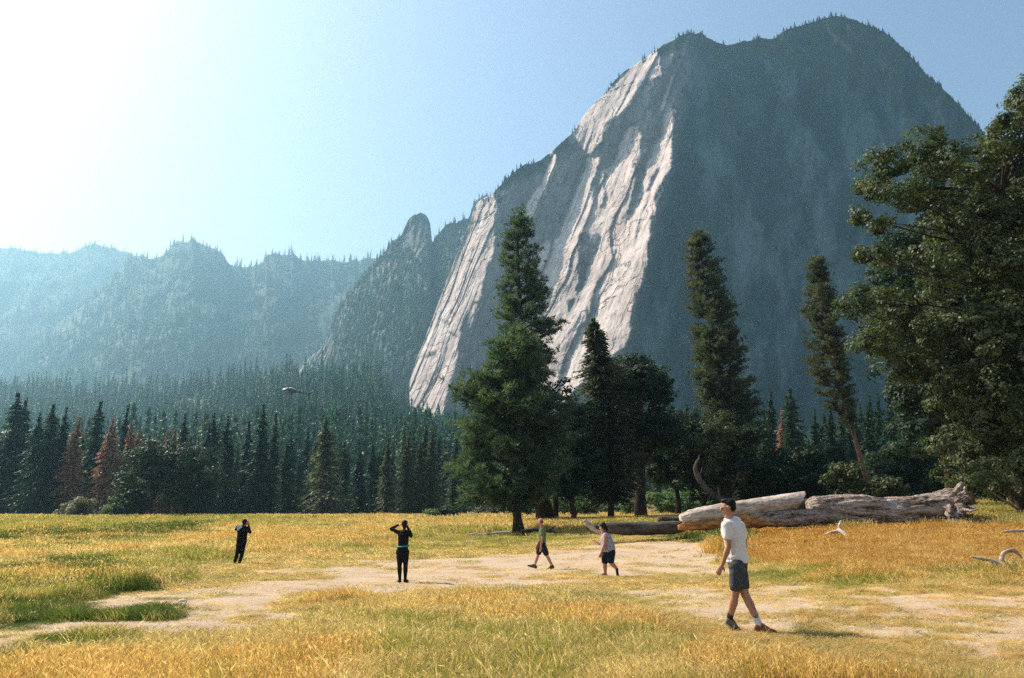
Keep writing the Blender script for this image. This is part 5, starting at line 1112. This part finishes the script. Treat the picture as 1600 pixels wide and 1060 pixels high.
def woman_grey():
    F = Fig(953, 900, 24.6, 'stout dark-haired woman in grey sleeveless top and navy shorts walking left'); p = F.p; B = []
    hd = p(941.2, 823); at, E = add_head(B, hd, (-.75, .62, -.2), 1.0)
    nk = p(943, 831); ls, rs = p(944.8, 836, -.17), p(947, 836, .19); le, re = p(942.8, 851, -.26), p(939, 850, .2); lw, rw = p(938.4, 862.5, -.22), p(933, 846, .28)
    ch = p(947.5, 842); wa = p(949, 850); hp = p(951, 860); lh, rh = p(947.5, 863, .10), p(953.5, 863, -.08); lk, rk = p(945.4, 880, .10), p(954, 878.5, -.08); la, ra = p(946.2, 896.5, .08), p(963.4, 888.5, -.06)
    B += [cap(nk + [0, 0, -.05], hd, .065, .058), cap(ls, rs, .065, .065), cap(ch, wa, .16, .18, 1.1), cap(wa, hp, .18, .18, 1.1)]
    for a, b, c in ((ls, le, lw), (rs, re, rw)): B += [cap(a, b, .066, .052), cap(b, c, .050, .030)]
    for a, b, c in ((lh, lk, la), (rh, rk, ra)): B += [cap(a, b, .11, .07), cap(b, b * .65 + c * .35, .066, .068), cap(b * .65 + c * .35, c, .066, .042)]
    add_hands(B, [(lw, (-.4, 0, -1), (0, .95, .1), dict(curl=.8)), (rw, (-.9, .1, .2), (0, .2, -.9), dict(curl=.8, side=-1))])
    F.make('body', B, SKIN_R, .012)
    m = Mat('grey_print_top', .9, .1); m.color(m.ramp(m.noise(45, 2, .6), [(.44, (.16, .17, .20)), (.54, (.32, .32, .36)), (.62, (.62, .58, .60))]))
    F.make('sleeveless_top', [cap(ls, rs, .075, .075), sph(ch, (.17, .20, .17)), cap(ch, p(949.5, 853), .175, .205, 1.1), cap(p(949.5, 853), p(951, 859), .205, .205, 1.1), sph(p(944.5, 848), (.11, .16, .13)), cap(nk + [.01, 0, -.08], nk + [.01, 0, -.05], .08, .065)], m.m, .013)
    NV = cloth('navy_shorts', (.015, .022, .038)); F.make('shorts', [sph(p(951, 863), (.20, .21, .14)), cap(lh, lh * .2 + lk * .8, .15, .105), cap(rh, rh * .2 + rk * .8, .15, .105)], NV, .013)
    BR = cloth('dark_trainer', (.03, .03, .035)); F.make('shoe', shoe(la, (-.85, .2, 0), 1.0), cloth('tan_shoe', (.16, .11, .07)), .012, 1); F.make('shoe', shoe(ra, (.15, -.15, -1), 1.05), BR, .012, 1)
    F.make('hair', [E((0, -.03, .035), (.092, .10, .092)), E((0, -.08, -.02), (.075, .06, .08)), E((0, -.125, -.08), (.04, .045, .10))], HAIR, .011)
woman_grey()

# ---------------------------------------------------------------- helicopter
def helicopter():
    Y = 330; x, y, z = P(455, 612, Y); root = empty('helicopter', (float(x), Y, float(z))); root.scale = (1.12,) * 3; root.rotation_euler = (R(4), R(11), R(8)); tag(root, 'small dark and white helicopter flying above the forest, nose to the left', 'helicopter')
    paint = lambda n, c, r=.35: (lambda m: (m.color(c), m.m)[1])(Mat(n, r, .5))
    WH, DK, GL, RD = paint('white_paint', (.75, .72, .68)), paint('dark_paint', (.02, .025, .03)), paint('dark_glass', (.015, .02, .02), .1), paint('pink_paint', (.65, .22, .25))
    YE = paint('yellow_paint', (.5, .42, .12))
    def loft(secs, n=16):
        V = []; th = np.arange(n) / n * 2 * math.pi
        for (sx, cz, ry, rz_) in secs: V.append(np.stack([np.full(n, sx), np.cos(th) * ry, cz + np.sin(th) * rz_], 1))
        V = np.concatenate(V); m = len(secs); idx = np.arange(m * n).reshape(m, n); nx = np.roll(idx, -1, 1); F = np.stack([idx[:-1], nx[:-1], nx[1:], idx[1:]], -1).reshape(-1, 4); return V, F
    g = Geo().add(loft([(-3.3, -.1, .02, .02), (-3.1, -.08, .35, .28), (-2.5, .05, .68, .58), (-1.6, .25, .88, .86), (-.5, .3, .92, .92), (.5, .3, .86, .86), (1.4, .35, .6, .62), (2.2, .4, .32, .34)])); g.obj('fuselage', DK, root, True)
    g = Geo().add(loft([(-3.34, -.08, .02, .02), (-3.12, -.05, .37, .30), (-2.5, .12, .69, .56), (-1.75, .45, .80, .72), (-1.3, .62, .60, .62), (-1.2, .65, .03, .03)])); g.obj('nose', WH, root, True)  # white shell puts the sunlit upper front of the body into the colour
    g = Geo().add(loft([(-2.4, .15, .02, .02), (-2.1, .25, .76, .42), (-1.3, .42, .945, .5), (-.2, .45, .955, .48), (.1, .42, .05, .05)])); g.obj('cabin_window', GL, root, True)
    g = Geo().add(loft([(-2.6, -.42, .03, .02), (-2.2, -.38, .66, .18), (-.8, -.35, .88, .2), (-.2, -.35, .03, .02)])); g.obj('side_stripe', YE, root, True)
    g = Geo().add(loft([(-1.1, 1.15, .03, .02), (-.8, 1.2, .4, .2), (0, 1.25, .46, .3), (.9, 1.1, .36, .25), (1.6, .85, .05, .05)])).add(tube([(-.3, 0, 1.3), (-.3, 0, 1.85)], [.12, .09], 8)); g.obj('engine_cowling', WH, root, True)
    g = Geo().add(tube([(1.2, 0, .45), (3.5, 0, .38), (6.6, 0, .36), (7.1, 0, .36)], [.42, .28, .17, .12], 12)); g.obj('tail_boom', DK, root, True)
    def slab(pts, t=.05):
        n = len(pts); V = [(a, -t, b) for a, b in pts] + [(a, t, b) for a, b in pts]; F = [(0, 1, 2, 3), (7, 6, 5, 4)] + [(i, i + 4, (i + 1) % 4 + 4, (i + 1) % 4) for i in range(4)]; return np.array(V), np.array(F)
    Geo().add(slab([(6.2, .3), (7.0, .3), (7.75, 1.6), (7.3, 1.6)])).add(slab([(6.3, .35), (6.95, .35), (7.1, -1.1), (6.8, -1.1)])).add((np.array([(5.2, -1.1, .42), (5.7, -1.1, .42), (5.7, 1.1, .42), (5.2, 1.1, .42), (5.2, -1.1, .47), (5.7, -1.1, .47), (5.7, 1.1, .47), (5.2, 1.1, .47)]), np.array([(3, 2, 1, 0), (4, 5, 6, 7), (0, 1, 5, 4), (1, 2, 6, 5), (2, 3, 7, 6), (3, 0, 4, 7)]))).obj('tail_fin', DK, root)
    Geo().add(slab([(7.25, 1.4), (7.75, 1.4), (7.95, 2.2), (7.5, 2.25)], .06)).obj('fin_tip', RD, root)
    g = Geo()
    for a in (.4, .4 + math.pi): g.add(tube([(6.9, .25, .6), (6.9 + math.cos(a) * .95, .25, .6 + math.sin(a) * .95)], [.07, .05], 6))
    g.obj('tail_rotor', DK, root)
    for k in range(3):
        a = .35 + k * 2 * math.pi / 3; d = np.array([math.cos(a), math.sin(a), 0]); s = np.array([-d[1], d[0], 0]) * .15; c = np.array([-.3, 0, 1.86])
        q = [c + d * .2 - s, c + d * 5.2 - s + [0, 0, .1], c + d * 5.2 + s + [0, 0, .1], c + d * .2 + s]; V = np.array(q + [v + np.array([0, 0, .05]) for v in q]); Geo().add((V, np.array([(3, 2, 1, 0), (4, 5, 6, 7), (0, 1, 5, 4), (1, 2, 6, 5), (2, 3, 7, 6), (3, 0, 4, 7)]))).obj('rotor_blade', DK, root)
    for s in (-1, 1):
        Geo().add(tube([(-2.6, s * .95, -1.15), (-2.3, s * .95, -1.3), (1.2, s * .95, -1.3)], .07, 6)).add(tube([(-1.7, s * .4, -.5), (-1.7, s * .95, -1.3)], .06, 6)).add(tube([(.3, s * .4, -.45), (.3, s * .95, -1.3)], .06, 6)).obj('landing_skid', DK, root)
helicopter()

# pale stones lying in the dirt and grass
def stones():
    st = Mat('pale_stone', .9, .2); st.color(st.ramp(st.noise(20, 4), [(.4, (.45, .42, .38)), (.6, (.7, .68, .63))]))
    for (u, v, s, lab) in [(201, 963, .13, 'pale stone in the dirt path, left of the grass tongue'), (285, 941, .08, 'small pale stone on the left dirt path'), (234, 943, .07, 'small pale stone at the path edge below lush grass'), (190, 850, .3, 'white stone in the grass far left'), (1443, 873, .08, 'white pebble in the rusty grass'), (465, 835, .2, 'white stone in the grass right of the photographer'), (1397, 927, .06, 'pale pebble left of the right dirt patch')]:
        x, y, z = gpos(u, v); V, F = sph((0, 0, 0), (s, s * .7, s * .45), n=14); V = V * (1 + .18 * fbm(V[:, 0] / s * 1.3 + u, V[:, 1] / s * 1.3, V[:, 2] / s * 1.3, 3, 5))[:, None]
        o = Geo().add((V, F)).obj('stone', st.m, None, True); o.location = (x, y, z + s * .2); tag(o, lab, 'stone')
stones()


# ---------------------------------------------------------------- air
def build_haze():
    x0, x1, y0, y1, z0, z1 = -6000, 6000, -100, 6500, -12, 1250
    vs = [(x, y, z) for z in (z0, z1) for y in (y0, y1) for x in (x0, x1)]
    fs = [(0, 2, 3, 1), (4, 5, 7, 6), (0, 1, 5, 4), (1, 3, 7, 5), (3, 2, 6, 7), (2, 0, 4, 6)]
    m = bpy.data.materials.new('haze_air'); m.use_nodes = True; t = m.node_tree; t.nodes.clear()
    v = t.nodes.new('ShaderNodeVolumePrincipled'); out = t.nodes.new('ShaderNodeOutputMaterial')
    v.inputs['Color'].default_value = (0.42, 0.75, 0.95, 1); v.inputs['Density'].default_value = 0.00014; v.inputs['Anisotropy'].default_value = 0.55
    t.links.new(v.outputs[0], out.inputs['Volume'])
    o = fast_mesh('haze', vs, fs, m); tag(o, kind='stuff')
build_haze()
